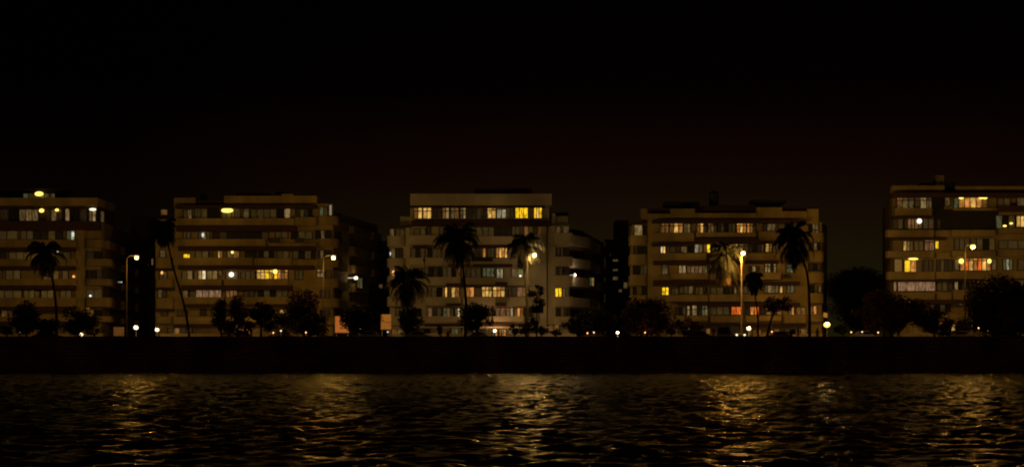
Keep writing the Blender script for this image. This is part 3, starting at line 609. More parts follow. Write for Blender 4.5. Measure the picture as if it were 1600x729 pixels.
b.win(1452, 1485, 476, 486, 'eded'); b.win(1498, 1508, 472, 476, 'g'); b.win(1515, 1560, 478, 490, 'dddd'); b.band(1440, 1690, 492, 503, .7); b.ledge(1440, 1690, 503.5, 506, 1.2)
b.win(1466, 1493, 507, 518, 'yGwy', d=.3); b.lamp(1471, 508, 6, 5, 'white', 1.6, e=60); b.win(1530, 1560, 510, 520, 'wgwd')

# ------------------------------------------------------------------ low compound walls in front of the blocks
for (x0, x1, lab, m) in ((-60, 160, 'low plastered compound wall before the leftmost block', 'ochre1'), (250, 500, 'low plastered compound wall before the second block', 'ochre2'),
                      (612, 905, 'low pale compound wall before the middle block', 'white3'), (1005, 1285, 'low ochre compound wall before the ochre block', 'ochre4'),
                      (1400, 1680, 'low cream compound wall before the rightmost block', 'cream5')):
    YW = 256.5; bm = bmesh.new()
    t0 = thing('compound_wall', (X((x0 + x1) / 2, YW), YW, GZ - .15), lab, 'wall', 'compound walls along the far pavement')
    gap = (x0 + x1) / 2 + 20
    box(bm, X(x0, YW), X(gap - 14, YW), YW, YW + .25, GZ - .15, GZ + 1.3); box(bm, X(gap + 14, YW), X(x1, YW), YW, YW + .25, GZ - .15, GZ + 1.3)
    obj('wall_panel', bm, M[m], t0)
    for gx in (gap - 14, gap + 14):
        bm = bmesh.new(); x = X(gx, YW); box(bm, x - .25, x + .25, YW - .1, YW + .35, GZ - .15, GZ + 1.75); box(bm, x - .32, x + .32, YW - .17, YW + .42, GZ + 1.752, GZ + 1.85); obj('gate_post', bm, M[m], t0)
    bm = bmesh.new()
    for k in range(13): xx = X(gap - 13, YW) + k * (X(gap + 13, YW) - X(gap - 13, YW)) / 12; tube(bm, [(xx, YW + .1, GZ), (xx, YW + .1, GZ + 1.5)], [.02, .02], 6)
    for zz in (.2, 1.4): box(bm, X(gap - 13, YW), X(gap + 13, YW), YW + .08, YW + .12, GZ + zz, GZ + zz + .05)
    obj('gate', bm, M['tank'], t0)

# ------------------------------------------------------------------ street lamps on the median
LY = 236.0
def street_lamp(pole, head, hy, col, label, mat='sodium', size=7, polemat=None, pw=1.0):
    xp, xh, zh = X(pole, LY), X(head, LY), Z(hy, LY)
    t0 = thing('street_lamp', (xp, LY, GZ + .05), label, 'street lamp', 'tall street lamps along the median')
    bm = bmesh.new(); tube(bm, [(xp, LY, GZ + .05), (xp, LY, GZ + .9), (xp, LY, GZ + .95), (xp, LY, zh - .1)], [.17, .17, .12, .065], 10); obj('pole', bm, polemat or M['pole'], t0, smooth=True)
    bm = bmesh.new()
    tube(bm, [(xp, LY, zh - .15), (xp + (xh - xp) * .3, LY, zh + .22), (xh, LY, zh + .33)], [.055, .045, .04], 8); obj('arm', bm, M['pole'], t0, smooth=True)
    bm = bmesh.new(); ball(bm, (xh, LY, zh + .28), .5, (.75, .95, .22)); obj('lamp_housing', bm, M['acgrey'], t0, smooth=True)
    r = size * LY / F / 2
    bm = bmesh.new(); ball(bm, (xh, LY, zh), r, (1, 1, .95), 3); obj('lamp_glass', bm, LM[mat], t0, smooth=True)
    l = bpy.data.lights.new('street_lamp_light', 'POINT'); l.energy = LAMP_SEAWARD * pw; l.color = (col[0], col[1] * .86, col[2] * .55); l.shadow_soft_size = .2
    lo = bpy.data.objects.new('street_lamp_light', l); C.objects.link(lo); lo.parent = t0; lo.location = Vector((xh, LY - r - .25, zh - r - .25)) - Vector(t0.location)
    l = bpy.data.lights.new('street_lamp_flood', 'SPOT'); l.energy = LAMP_POWER * pw; l.color = col; l.shadow_soft_size = .25; l.spot_size = R(178); l.spot_blend = .25
    lo = bpy.data.objects.new('street_lamp_flood', l); C.objects.link(lo); lo.parent = t0; lo.location = Vector((xh, LY + r + .5, zh)) - Vector(t0.location); lo.rotation_euler = (R(80), 0, 0)
street_lamp(198, 213.5, 402, LAMPCOL[0], 'leftmost tall street lamp, before the dark gap beside the second block', pw=.52, size=6.5)
street_lamp(505, 521, 402, LAMPCOL[1], 'tall street lamp before the right end of the second block', pw=.74, size=6.5)
street_lamp(824, 835, 398, LAMPCOL[2], 'tall street lamp shining through a palm before the middle block')
street_lamp(1158.5, 1161, 395, LAMPCOL[3], 'tall street lamp with an orange lit pole before the ochre block', polemat=M['steel'])  # paler pole colour puts strong lamplight on this one pole
street_lamp(1508, 1520, 385, LAMPCOL[4], 'tall yellow street lamp before the rightmost block', 'yellow', 8, pw=.7)
street_lamp(-120, -108, 402, LAMPCOL[0], 'street lamp beyond the left edge of the view', pw=.6)
street_lamp(1845, 1857, 390, LAMPCOL[4], 'street lamp beyond the right edge of the view', pw=.7)

def post_lamp(px, py, Y, size, kind, label, e=0, col=(1, .8, .5)):
    x, z = X(px, Y), Z(py, Y); r = size * Y / F / 2
    t0 = thing('post_lamp', (x, Y, GZ - .1), label, 'lamp', 'small lamps near the ground')
    bm = bmesh.new(); tube(bm, [(x, Y, GZ - .1), (x, Y, GZ + .2), (x, Y, z - r * .8)], [.09, .05, .04], 8); tube(bm, [(x, Y, z - r * 1.1), (x, Y, z - r * .75)], [.08, .13], 8); obj('post', bm, M['steel'], t0)
    bm = bmesh.new(); ball(bm, (x, Y, z), r, (1, 1, .8), 3); obj('globe', bm, LM[kind], t0, smooth=True)
    if e:
        l = bpy.data.lights.new('post_lamp_light', 'POINT'); l.energy = e; l.color = col; l.shadow_soft_size = .15
        lo = bpy.data.objects.new('post_lamp_light', l); C.objects.link(lo); lo.parent = t0; lo.location = Vector((x, Y - r - .1, z + r)) - Vector(t0.location)
post_lamp(127, 522, 246, 6, 'white', 'small white globe lamp under the bushy tree before the leftmost block', 50, (1, .6, .25))
post_lamp(212.5, 511.5, 252, 7.5, 'white', 'white globe lamp below the leftmost street lamp, left of a pair', 110, (1, .6, .25))
post_lamp(245.5, 515, 252, 6.5, 'white', 'white globe lamp at the left foot of the second block', 90, (1, .6, .25))
post_lamp(561.5, 515, 240, 6, 'white', 'tiny white globe lamp under the black tree between second and middle blocks', 50, (1, .6, .25))
post_lamp(965, 519.5, 240, 5, 'white', 'small white globe lamp beside the reddish tree trunk left of the ochre block', 260, (1, .55, .2))
post_lamp(1170, 513, 246, 7, 'white', 'white globe lamp just right of the dark palm trunk before the ochre block', 260, (1, .6, .25))
post_lamp(1292, 507, 250, 10, 'yellow', 'big yellow globe lamp at the right foot of the ochre block', 300, (1, .55, .15))
post_lamp(1519, 471.5, 240, 6, 'white', 'white globe lamp halfway up the yellow street lamp pole')
post_lamp(1423, 472.5, 250, 5, 'white', 'small white globe lamp above the reddish tree before the rightmost block')
post_lamp(1430, 481, 250, 5, 'cool', 'dim globe lamp lower right of the small white one before the rightmost block')
post_lamp(32, 519, 246, 4, 'cool', 'faint globe lamp near the left edge before the leftmost block, left of two')
post_lamp(39, 519, 246, 4, 'cool', 'faint globe lamp near the left edge before the leftmost block, right of two')
post_lamp(1545, 516, 246, 4, 'white', 'small white globe lamp under the big dark tree at right')
post_lamp(1598, 510, 246, 5, 'white', 'white globe lamp cut by the right edge of the photo')
for i_, (px_, py_, k_, lb_) in enumerate(((427, 519.5, 'amber', 'faint amber lamp under the third tree of the clump'), (439, 516.5, 'cool', 'faint pale lamp under the fourth tree of the clump'),
        (918, 520, 'amber', 'faint amber lamp before the right end of the middle block, left of a pale one'), (928, 519, 'cool', 'faint pale lamp before the right end of the middle block'),
        (1330, 518.5, 'amber', 'faint amber lamp under the left edge of the very wide reddish tree'), (1347, 518, 'cool', 'faint pale lamp under the middle of the very wide reddish tree'),
        (1529, 512, 'amber', 'faint amber lamp left under the big dark tree at right'), (1372, 519, 'amber', 'faint amber lamp under the right half of the very wide reddish tree'),
        (1008, 519, 'amber', 'faint amber lamp at the trunk of the broad reddish tree'), (478, 519, 'amber', 'faint amber lamp below the tall spreading tree'), (1206, 518, 'amber', 'faint amber lamp at the foot of the small flat topped tree'))):
    post_lamp(px_, py_, 226.5, 2.6, k_, lb_, 10, (1, .45, .15))
post_lamp(606, 518, 250, 3, 'cool', 'tiny lamp below the two-panel orange board')

# ------------------------------------------------------------------ lit boards
def board(x0, x1, y0, y1, label, col, Y=244, split=False):
    xa, xb, z1, z0 = X(x0, Y), X(x1, Y), Z(y0, Y), Z(y1, Y)
    t0 = thing('lit_board', ((xa + xb) / 2, Y, GZ - .1), label, 'board', 'lit boards by the road')
    bm = bmesh.new()
    for x in (xa + .15, xb - .15): tube(bm, [(x, Y + .12, GZ - .1), (x, Y + .12, z1 - .05)], [.05, .05], 8)
    obj('post', bm, M['steel'], t0)
    bm = bmesh.new(); box(bm, xa - .06, xb + .06, Y - .02, Y + .1, z0 - .06, z1 + .06); obj('board_frame', bm, M['steel'], t0)
    m = glow('lit_board_' + str(x0), col, 1, .2, False)
    bm = bmesh.new()
    zs = [(z0, z1)] if not split else [(z0, (z0 + z1) / 2 - .05), ((z0 + z1) / 2 + .05, z1)]
    for a, c in zs: box(bm, xa, xb, Y - .05, Y - .022, a, c)
    obj('panel', bm, m, t0)
board(524, 545, 494, 519, 'orange lit board partly hidden by the black tree near the second block', lin(165, 88, 34))
board(595.5, 611, 491, 514, 'orange lit board in two panels at the left foot of the middle block', lin(135, 78, 24), 244, True)
board(178, 193, 511, 524, 'dim brown board at the foot of the leftmost street lamp', lin(84, 50, 18))

# ------------------------------------------------------------------ trees
def frond_quads(V, Fc, pos, az, el0, L, droop, wleaf, nseg=11, wind=(0, 0), sq=1.0):
    p = Vector(pos); el = el0; d_h = Vector((math.cos(az), math.sin(az), 0)); seg = L / nseg
    for i in range(nseg):
        el -= droop * (0.35 + 1.3 * i / nseg) / nseg
        el = max(el, R(-86))
        d = d_h * math.cos(el) * sq + Vector((0, 0, math.sin(el)))
        d = (d + Vector((wind[0], wind[1], 0)) * (i / nseg) * .5).normalized()
        q = p + d * seg
        side = d.cross(Vector((0, 0, 1)));  side = side.normalized() if side.length > .05 else Vector((-d_h.y, d_h.x, 0))
        up = side.cross(d)
        w_ = .05
        n = len(V); V += [p - side * w_, p + side * w_, q + side * w_ * .8, q - side * w_ * .8]; Fc.append((n, n + 1, n + 2, n + 3))
        for h in (0, .5):
            base = p + d * seg * h
            ll = wleaf * (math.sin(math.pi * min(1, (i + h + 1.2) / (nseg + 1.5))) ** .6) * random.uniform(.75, 1.1)
            for s in (-1, 1):
                tip = base + side * s * ll * .55 + d * ll * .45 - Vector((0, 0, ll * random.uniform(.35, .9)))
                n = len(V); V += [base, base + d * .17, tip + d * .06, tip]; Fc.append((n, n + 1, n + 2, n + 3))
        p = q
def mesh_obj(name, V, Fc, mat, parent):
    me = bpy.data.meshes.new(name); off = Vector(parent.location)
    me.from_pydata([tuple(Vector(v) - off) for v in V], [], Fc); me.materials.append(mat)
    o = bpy.data.objects.new(name, me); C.objects.link(o); o.parent = parent; return o
def palm(Y, trunk, L, label, n=26, mat='leaf_palm', wind=(-.3, 0), droop=3.0, r0=.20, elmin=-10, seed=1, extra=(), squeeze=1.0):
    """trunk: photo points from base to crown"""
    random.seed(seed)
    pts = [(X(a, Y), Y + .3 * math.sin(i), Z(c, Y)) for i, (a, c) in enumerate(trunk)]
    pts[0] = (pts[0][0], Y, GZ - .1)
    t0 = thing('palm_tree', pts[0], label, 'palm tree', 'coconut palms along the promenade')
    # smooth curve through the points
    P_ = [Vector(p) for p in pts]; sm = []
    for i in range(len(P_) - 1):
        a, b_, c, d = P_[max(i - 1, 0)], P_[i], P_[i + 1], P_[min(i + 2, len(P_) - 1)]
        for k in range(5):
            t = k / 5; sm.append(.5 * ((2 * b_) + (c - a) * t + (2 * a - 5 * b_ + 4 * c - d) * t * t + (-a + 3 * b_ - 3 * c + d) * t ** 3))
    sm.append(P_[-1])
    bm = bmesh.new(); nn = len(sm); tube(bm, sm, [r0 * (1.25 - .55 * (i / nn) ** .5) * (1 + .06 * (i % 2)) for i in range(nn)], 9); obj('trunk', bm, M['bark'], t0, smooth=True)
    top = sm[-1]; V = []; Fc = []
    n = int(n * 1.9)
    for i in range(n):
        u = (i + .5) / n
        az = i * 2.399963 + random.uniform(-.35, .35)
        if u < .34: el, ll, dr = random.uniform(-78, -20), L * random.uniform(.75, 1.05), 1.2        # hanging skirt
        elif u < .7: el, ll, dr = random.uniform(-15, 40), L * random.uniform(.9, 1.15), droop * .75
        else: el, ll, dr = random.uniform(45, 86), L * random.uniform(.55, .9), droop * .7
        frond_quads(V, Fc, top + Vector((0, 0, .1 + .25 * u)), az, R(el), ll, dr, .95, wind=wind, sq=squeeze)
    mesh_obj('crown', V, Fc, M[mat], t0)
    V = []; Fc = []
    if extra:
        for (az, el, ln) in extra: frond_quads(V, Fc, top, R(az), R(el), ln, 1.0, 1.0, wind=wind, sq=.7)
        mesh_obj('lit_fronds', V, Fc, M['leaf_palm_lit'], t0)
    return t0
palm(229, [(88, 522), (87, 480), (80, 430), (70, 398)], 3.6, 'coconut palm before the leftmost block', 26, seed=3, wind=(-.2, 0))
palm(226, [(297, 522), (288, 480), (271, 420), (257, 358)], 2.7, 'tall leaning coconut palm with a curved trunk at the left of the second block', 24, seed=5, wind=(-.4, 0), r0=.16)
palm(226, [(727, 522), (728, 470), (723, 415), (716, 378)], 4.2, 'large coconut palm with drooping fronds before the pale middle block', 36, seed=8, droop=2.6, squeeze=.85, wind=(-.25, 0), r0=.19)
palm(238, [(826, 522), (823, 470), (820, 420), (819, 385)], 3.5, 'smaller palm around the street lamp before the middle block', 30, mat='leaf_palm', seed=12, wind=(-.25, 0), r0=.15)
palm(239.5, [(1164, 522), (1162, 480), (1150, 440), (1134, 404)], 4.0, 'palm with lamp light painted on its lower fronds beside the orange lit pole', 40, seed=15, wind=(-.05, 0), droop=2.4, squeeze=.5, r0=.2,
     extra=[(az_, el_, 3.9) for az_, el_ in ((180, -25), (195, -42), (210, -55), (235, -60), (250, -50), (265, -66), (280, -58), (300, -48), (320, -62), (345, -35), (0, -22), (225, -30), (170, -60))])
palm(226, [(1265, 522), (1265, 470), (1260, 420), (1240, 378)], 4.0, 'tall palm with a narrow hanging crown near the right end of the ochre block', 50, seed=21, wind=(-.12, 0), droop=2.4, squeeze=.5, r0=.19)
palm(229, [(1185, 522), (1184, 490), (1180, 460), (1178, 437)], 1.9, 'short young palm just right of the orange lit pole', 20, seed=25, wind=(0, 0), r0=.12)
palm(232, [(634, 522), (636, 490), (638, 460), (638, 440)], 3.9, 'bushy dark palm at the left end of the pale middle block', 40, seed=31, wind=(.1, 0), droop=2.6, r0=.2, elmin=-30)

def tree(x0, x1, y0, y1, Y, label, mat='leaf_dark', base=None, seed=1, dens=1.0, name='broadleaf_tree', tr=True, leaf=.34, clumps=None, lean=0):
    rs = np.random.default_rng(seed)
    cx, cz = X((x0 + x1) / 2, Y), (Z(y0, Y) + Z(y1, Y)) / 2
    rx, rz = (X(x1, Y) - X(x0, Y)) / 2, (Z(y0, Y) - Z(y1, Y)) / 2
    bx = X(base if base else (x0 + x1) / 2, Y)
    t0 = thing(name, (bx, Y, GZ - .12), label, 'bush' if name == 'bush' else 'tree', 'bushes along the promenade' if name == 'bush' else 'broadleaf trees along the road')
    nc = clumps or int(14 + rx * rz * 1.8)
    cl = []
    for i in range(nc):
        while True:
            q = rs.uniform(-1, 1, 3)
            if (q ** 2).sum() < 1: break
        r = rs.uniform(.12, .42) * min(rx, rz)
        q = q * (1 - .17)
        cl.append((np.array([cx + q[0] * rx, Y + q[1] * min(rx, 3.5), cz + q[2] * rz]), r))
    # limbs
    bm = bmesh.new(); zb = GZ - .12
    fork = Vector((bx + (cx - bx) * .5 + lean, Y, max(zb + .3, cz - rz * .75)))
    tube(bm, [(bx, Y, zb), (bx + (fork.x - bx) * .4, Y, zb + (fork.z - zb) * .55), fork], [.12 + rx * .04, .09 + rx * .032, .07 + rx * .03], 8)
    for (c, r) in cl[:12]:
        mid = (fork + Vector(c)) / 2 + Vector((0, 0, -.15 * rz))
        tube(bm, [fork, mid, c], [.05 + rx * .02, .05, .02], 6)
    obj('trunk', bm, M['bark'], t0, smooth=True)
    V = []; 
    for (c, r) in cl:
        n = int(330 * dens * (r / .9) ** 2) + 30
        d = rs.normal(size=(n, 3)); d /= np.linalg.norm(d, axis=1)[:, None]
        rad = r * (1.45 * rs.random(n) ** .5)
        pos = c + d * rad[:, None] * np.array([1.15, 1.1, .95])
        a = rs.normal(size=(n, 3)); a /= np.linalg.norm(a, axis=1)[:, None]
        b_ = np.cross(a, rs.normal(size=(n, 3))); b_ /= np.linalg.norm(b_, axis=1)[:, None]
        s = leaf * rs.uniform(.5, 1.1, (n, 1))
        quad = np.stack([pos - a * s * .6, pos + b_ * s * .35, pos + a * s * .6, pos - b_ * s * .35], 1)
        V.append(quad.reshape(-1, 3))
    V = np.concatenate(V) - np.array(t0.location); V[:, 2] = np.maximum(V[:, 2], .05); nq = len(V) // 4
    me = bpy.data.meshes.new('crown'); me.vertices.add(len(V)); me.vertices.foreach_set('co', V.ravel().astype(float))
    me.loops.add(nq * 4); me.loops.foreach_set('vertex_index', np.arange(nq * 4)); me.polygons.add(nq)
    me.polygons.foreach_set('loop_start', np.arange(0, nq * 4, 4)); me.polygons.foreach_set('loop_total', np.full(nq, 4)); me.update(calc_edges=True)
    me.materials.append(M[mat]); o = bpy.data.objects.new('crown', me); C.objects.link(o); o.parent = t0
    return t0
T = tree
T(16, 66, 474, 526, 231, 'round dark tree before the lower left of the leftmost block', seed=2)
T(94, 150, 480, 526, 229, 'ragged leafy tree before the right part of the leftmost block', seed=3)
T(332, 360, 466, 526, 229, 'narrow dark tree just right of the leaning palm, first of a clump', seed=4)
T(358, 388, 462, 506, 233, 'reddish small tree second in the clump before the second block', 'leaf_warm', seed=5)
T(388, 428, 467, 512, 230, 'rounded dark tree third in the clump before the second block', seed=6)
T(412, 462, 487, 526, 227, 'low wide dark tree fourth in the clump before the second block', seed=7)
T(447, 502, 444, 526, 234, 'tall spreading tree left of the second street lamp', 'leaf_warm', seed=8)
T(527, 600, 474, 526, 231, 'black tree before the gap between the second and middle blocks', seed=9)
T(560, 600, 440, 500, 300, 'dark tree far back in the gap left of the middle block', seed=10)
T(721, 771, 474, 526, 229, 'round dark tree at the foot of the large drooping palm', seed=11)
T(826, 851, 432, 526, 232, 'narrow columnar tree right of the lamp lit palm', 'leaf_dark', seed=12, clumps=22)
T(902, 962, 478, 526, 233, 'dark tree before the right end of the middle block', seed=13)
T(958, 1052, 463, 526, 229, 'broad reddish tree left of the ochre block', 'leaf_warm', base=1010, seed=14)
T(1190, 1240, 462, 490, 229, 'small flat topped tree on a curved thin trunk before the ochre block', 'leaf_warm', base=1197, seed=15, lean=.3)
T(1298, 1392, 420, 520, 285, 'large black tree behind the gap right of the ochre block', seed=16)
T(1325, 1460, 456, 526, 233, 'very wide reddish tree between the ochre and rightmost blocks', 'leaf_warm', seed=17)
T(1512, 1612, 424, 526, 233, 'big dark tree at the right edge before the rightmost block', seed=18)
T(618, 662, 478, 526, 231, 'dark shrubby tree at the foot of the bushy palm', seed=68, dens=.8)
T(338, 402, 490, 526, 227, 'low dark shrubbery below the first two trees of the clump', 'leaf_warm', seed=61, dens=.8)
T(452, 520, 488, 526, 232, 'low dark tree below the tall spreading tree', seed=62, dens=.8)
T(1040, 1100, 496, 526, 231, 'low ragged tree right of the broad reddish tree', 'leaf_warm', seed=63, dens=.7)
T(880, 925, 492, 526, 230, 'low tree left of the dark tree before the middle block', seed=64, dens=.8)
T(1440, 1480, 478, 526, 231, 'small tree at the right shoulder of the very wide reddish tree', 'leaf_warm', seed=65, dens=.8)
T(1540, 1620, 470, 526, 230, 'lower dark tree at the right edge in front of the big one', 'leaf_warm', seed=66)
T(60, 98, 494, 526, 230, 'low dark tree between the two trees of the leftmost block', seed=67, dens=.8)
T(1450, 1520, 494, 526, 230, 'low spreading tree under the yellow street lamp', 'leaf_warm', seed=20, dens=.7)
for i, (x0, x1, y0, lab) in enumerate(((682, 694, 503, 'small bush with an upright tuft left of the round tree'), (795, 812, 505, 'left of two bushes right of the shop lights, middle block'),
        (811, 832, 502, 'taller of two bushes left of the columnar tree'), (858, 880, 512, 'low bush right of the columnar tree'), (1040, 1058, 510, 'low bush at the right foot of the broad reddish tree'),
        (836, 856, 508, 'bush at the foot of the columnar tree'), (130, 165, 508, 'low bush right of the ragged leafy tree'), (0, 22, 508, 'low bush at the left edge'), (1300, 1335, 505, 'low bush at the right foot of the ochre block'),
        (1230, 1243, 512, 'small bush left of the man standing by the tall palm'))):
    T(x0, x1, y0, 524, 228, lab, seed=40 + i, name='bush', leaf=.25, clumps=10)

# ------------------------------------------------------------------ cars
def car(px, Y, label, col, facing=1, lights=None, van=False):
    x = X(px, Y); s = facing
    t0 = thing('van' if van else 'car', (x, Y, GZ - .12), label, 'van' if van else 'car', 'vehicles on the seafront road')
    L, W, Hh = (4.6, 1.8, 2.15) if van else (4.0, 1.66, 1.48)
    prof = [(-L / 2, .35), (-L / 2, 1.0), (-L / 2 + .15, 1.1), (-L / 2 + .25, Hh - .12), (-L / 2 + .5, Hh), (L / 2 - 1.7, Hh), (L / 2 - 1.1, 1.15), (L / 2 - .15, 1.0), (L / 2, .8), (L / 2, .35)] if van else \
           [(-L / 2, .32), (-L / 2, .85), (-L / 2 + .45, .98), (-L / 2 + .95, Hh - .06), (-L / 2 + 1.3, Hh), (.35, Hh), (1.05, .98), (L / 2 - .2, .82), (L / 2, .62), (L / 2, .32)]
    m = paint('car_paint', col, .08, 1, .35, False)
    bm = bmesh.new()
    a = [bm.verts.new((s * p[0], -W / 2 * (1 if p[1] < 1.05 else .86), p[1])) for p in prof]; b_ = [bm.verts.new((s * p[0], W / 2 * (1 if p[1] < 1.05 else .86), p[1])) for p in prof]
    n = len(prof)
    for i in range(n): bm.faces.new((a[i], a[(i + 1) % n], b_[(i + 1) % n], b_[i]))
    bm.faces.new(a[::-1]); bm.faces.new(b_); bmesh.ops.recalc_face_normals(bm, faces=bm.faces)
    bmesh.ops.bevel(bm, geom=bm.edges[:], offset=.05, segments=2, affect='EDGES')
    localobj('body', bm, m, t0)
    for sd in (-1, 1):
        bm = bmesh.new(); zt = Hh - .1; y = sd * (W / 2 * .93 + .012)
        xs = (-L / 2 + .5, L / 2 - 1.75) if van else (-L / 2 + 1.1, .45)
        vs_ = [(s * (xs[0] - .1), sd * (W / 2 + .01) * .97, 1.06), (s * (xs[1] + .5), sd * (W / 2 + .01) * .97, 1.06), (s * xs[1], sd * (W / 2 * .86 + .03), zt), (s * xs[0], sd * (W / 2 * .86 + .03), zt)]
        bm.faces.new([bm.verts.new(v) for v in vs_]); localobj('side_window', bm, M['glass'], t0)
    for wx in (-L / 2 + .75, L / 2 - .8):
        for sd in (-1, 1):
            bm = bmesh.new(); tube(bm, [(s * wx, sd * (W / 2 - .12), .31), (s * wx, sd * (W / 2 + .03), .31)], [.31, .30], 14); localobj('wheel', bm, M['tank'], t0)
    for sd in (-1, 1):
        bm = bmesh.new(); ball(bm, (s * (L / 2 - .02), sd * (W / 2 - .25), .95 if van else .7), .14, (.5, 1.2, .8)); localobj('headlight', bm, LM[lights] if lights else M['acgrey'], t0, smooth=True)
    return t0
for (px, Y, lab, col, f, rz, li, vn) in (
    (1142, 227, 'white van with both headlights on, left of the dark palm trunk', (.6, .6, .6), 1, R(-62), 'white', True),
    (1095, 229, 'dark hatchback just left of the van with its headlights on', (.05, .05, .06), 1, 0, None, False),
    (1215, 230, 'dark red saloon right of the small curved tree', (.2, .03, .03), -1, 0, None, False),
    (442, 229, 'grey car behind the clump of trees before the second block', (.2, .2, .2), 1, 0, None, False),
    (575, 230, 'pale car between the two orange boards', (.5, .48, .42), -1, 0, None, False),
    (655, 229, 'cream car before the left part of the middle block', (.5, .46, .35), 1, 0, None, False),
    (745, 241, 'dark car behind the round tree of the middle block', (.06, .06, .08), -1, 0, None, False),
    (1352, 229, 'silver car under the left part of the very wide reddish tree', (.4, .4, .4), 1, 0, None, False),
    (1500, 229, 'beige car under the yellow street lamp', (.45, .40, .3), -1, 0, None, False),
    (1575, 230, 'black car at the right edge under the big dark tree', (.02, .02, .02), 1, 0, None, False),
    (75, 229, 'dark blue car between the two trees of the leftmost block', (.03, .04, .1), 1, 0, None, False),
    (925, 229, 'brown car before the dark tree right of the middle block', (.12, .06, .03), -1, 0, None, False)):
    c = car(px, Y, lab, col, f, li, vn); c.rotation_euler = (0, 0, rz)

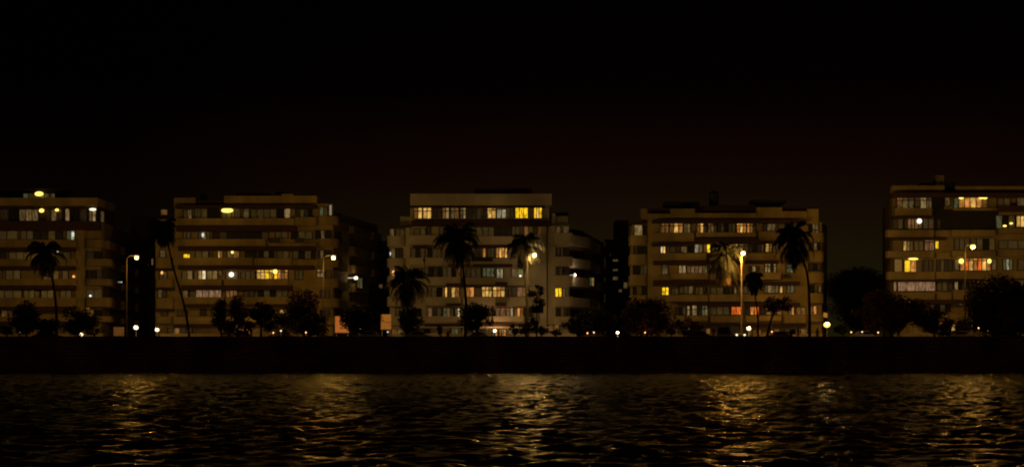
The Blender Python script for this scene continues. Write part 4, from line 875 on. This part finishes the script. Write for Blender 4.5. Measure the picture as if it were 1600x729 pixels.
# ------------------------------------------------------------------ people by the parapet
def person(px, label, pose='stand', shirt=(.06, .06, .07), pants=(.03, .03, .04), Y=217.4, h=1.7, turn=0, seed=1):
    x = X(px, Y); t0 = thing('person', (x, Y, GZ), label, 'person', 'people on the promenade', turn)
    k = h / 1.7
    if pose == 'stand':
        J = {'pel': (0, 0, .95), 'che': (0, 0, 1.28), 'nek': (0, 0, 1.45), 'hd': (0, -.02, 1.56), 'ht': (0, -.02, 1.66),
             'hl': (-.1, 0, .90), 'kl': (-.11, -.02, .50), 'al': (-.12, .02, .09), 'tl': (-.13, -.14, .04), 'hr': (.1, 0, .90), 'kr': (.12, -.04, .50), 'ar': (.14, 0, .09), 'tr': (.15, -.16, .04),
             'sl': (-.19, 0, 1.38), 'el': (-.26, .03, 1.10), 'wl': (-.26, -.06, .86), 'fl': (-.25, -.09, .76), 'sr': (.19, 0, 1.38), 'er': (.27, .02, 1.11), 'wr': (.24, -.1, .90), 'fr': (.22, -.13, .81)}
    else:
        J = {'pel': (0, 0, .66), 'che': (0, -.04, .98), 'nek': (0, -.06, 1.14), 'hd': (0, -.09, 1.25), 'ht': (0, -.09, 1.35),
             'hl': (-.1, .02, .64), 'kl': (-.14, .42, .60), 'al': (-.14, .44, .14), 'tl': (-.15, .58, .06), 'hr': (.1, .02, .64), 'kr': (.14, .42, .60), 'ar': (.15, .46, .14), 'tr': (.16, .60, .06),
             'sl': (-.19, -.05, 1.08), 'el': (-.25, .06, .82), 'wl': (-.15, .24, .70), 'fl': (-.12, .32, .68), 'sr': (.19, -.05, 1.08), 'er': (.25, .05, .82), 'wr': (.16, .24, .70), 'fr': (.13, .32, .68)}
    E = [('pel', 'che'), ('che', 'nek'), ('nek', 'hd'), ('hd', 'ht'), ('pel', 'hl'), ('hl', 'kl'), ('kl', 'al'), ('al', 'tl'), ('pel', 'hr'), ('hr', 'kr'), ('kr', 'ar'), ('ar', 'tr'),
         ('che', 'sl'), ('sl', 'el'), ('el', 'wl'), ('wl', 'fl'), ('che', 'sr'), ('sr', 'er'), ('er', 'wr'), ('wr', 'fr')]
    Rd = {'pel': .14, 'che': .15, 'nek': .06, 'hd': .095, 'ht': .08, 'h': .09, 'k': .062, 'a': .045, 't': .035, 's': .06, 'e': .043, 'w': .032, 'f': .03}
    names = list(J); me = bpy.data.meshes.new('body'); me.from_pydata([tuple(c * k for c in J[n]) for n in names], [(names.index(a), names.index(b_)) for a, b_ in E], [])
    tmp = bpy.data.objects.new('body_src', me); C.objects.link(tmp)
    md = tmp.modifiers.new('Skin', 'SKIN'); me.skin_vertices or None
    tmp.modifiers.new('Sub', 'SUBSURF').levels = 1
    if not me.skin_vertices: me.attributes
    sv = me.skin_vertices[0].data
    for i, n in enumerate(names): r = Rd.get(n, Rd.get(n[0], .05)) * k; sv[i].radius = (r, r * (.75 if n in ('pel', 'che') else 1)); sv[i].use_root = (n == 'pel')
    dg = bpy.context.evaluated_depsgraph_get(); ev = tmp.evaluated_get(dg); m2 = bpy.data.meshes.new_from_object(ev)
    bpy.data.objects.remove(tmp)
    m2.name = 'body'; m2.materials.clear()
    skin = paint('skin', (.22, .12, .08), .1, 3, .6, False)
    for q in (skin, paint('shirt', shirt, .1, 3, .9, False), paint('trousers', pants, .1, 3, .9, False)): m2.materials.append(q)
    nz = J['nek'][2] * k; pz = J['pel'][2] * k
    for f in m2.polygons:
        c = f.center; f.use_smooth = True
        if c.z > nz: f.material_index = 0
        elif pose == 'stand': f.material_index = (0 if abs(c.x) > .2 * k and c.z < .95 * k else 1) if (c.z > pz - .02 or abs(c.x) > .2 * k) else (2 if c.z > .1 else 0)
        else: f.material_index = 1 if (c.z > pz + .02 and c.y < .1) else 2
    o = bpy.data.objects.new('body', m2); C.objects.link(o); o.parent = t0
    bm = bmesh.new(); hd = J['ht']; ball(bm, (hd[0] * k, (hd[1] + .02) * k, (hd[2] - .02) * k), .105 * k, (1, 1.05, .85)); localobj('hair', bm, paint('dark_hair', (.012, .01, .008), .1, 3, .7, False), t0, True)
    return t0
try:
    person(1247, 'person in dark clothes standing behind the parapet just left of the tall palm trunk')
    person(1277, 'person in dark shirt standing between the tall palm trunk and the big yellow globe lamp', shirt=(.05, .03, .03), h=1.65, turn=.4)
    person(1115, 'person in dark clothes standing left of the white van', shirt=(.08, .05, .04), turn=-.6)
    person(1076, 'left one of two people sitting on the parapet before the ochre block', 'sit', shirt=(.10, .08, .06), Y=216.0)
    person(1087, 'right one of two people sitting on the parapet before the ochre block', 'sit', shirt=(.04, .04, .07), Y=216.0, turn=.2)
    person(700, 'person sitting on the parapet left of the round tree, middle block', 'sit', shirt=(.12, .12, .12), Y=216.0)
    person(1404, 'person in dark clothes standing before the rightmost block under the wide reddish tree', shirt=(.04, .05, .04), turn=.3)
except Exception as e:
    print('PERSON', repr(e)); raise
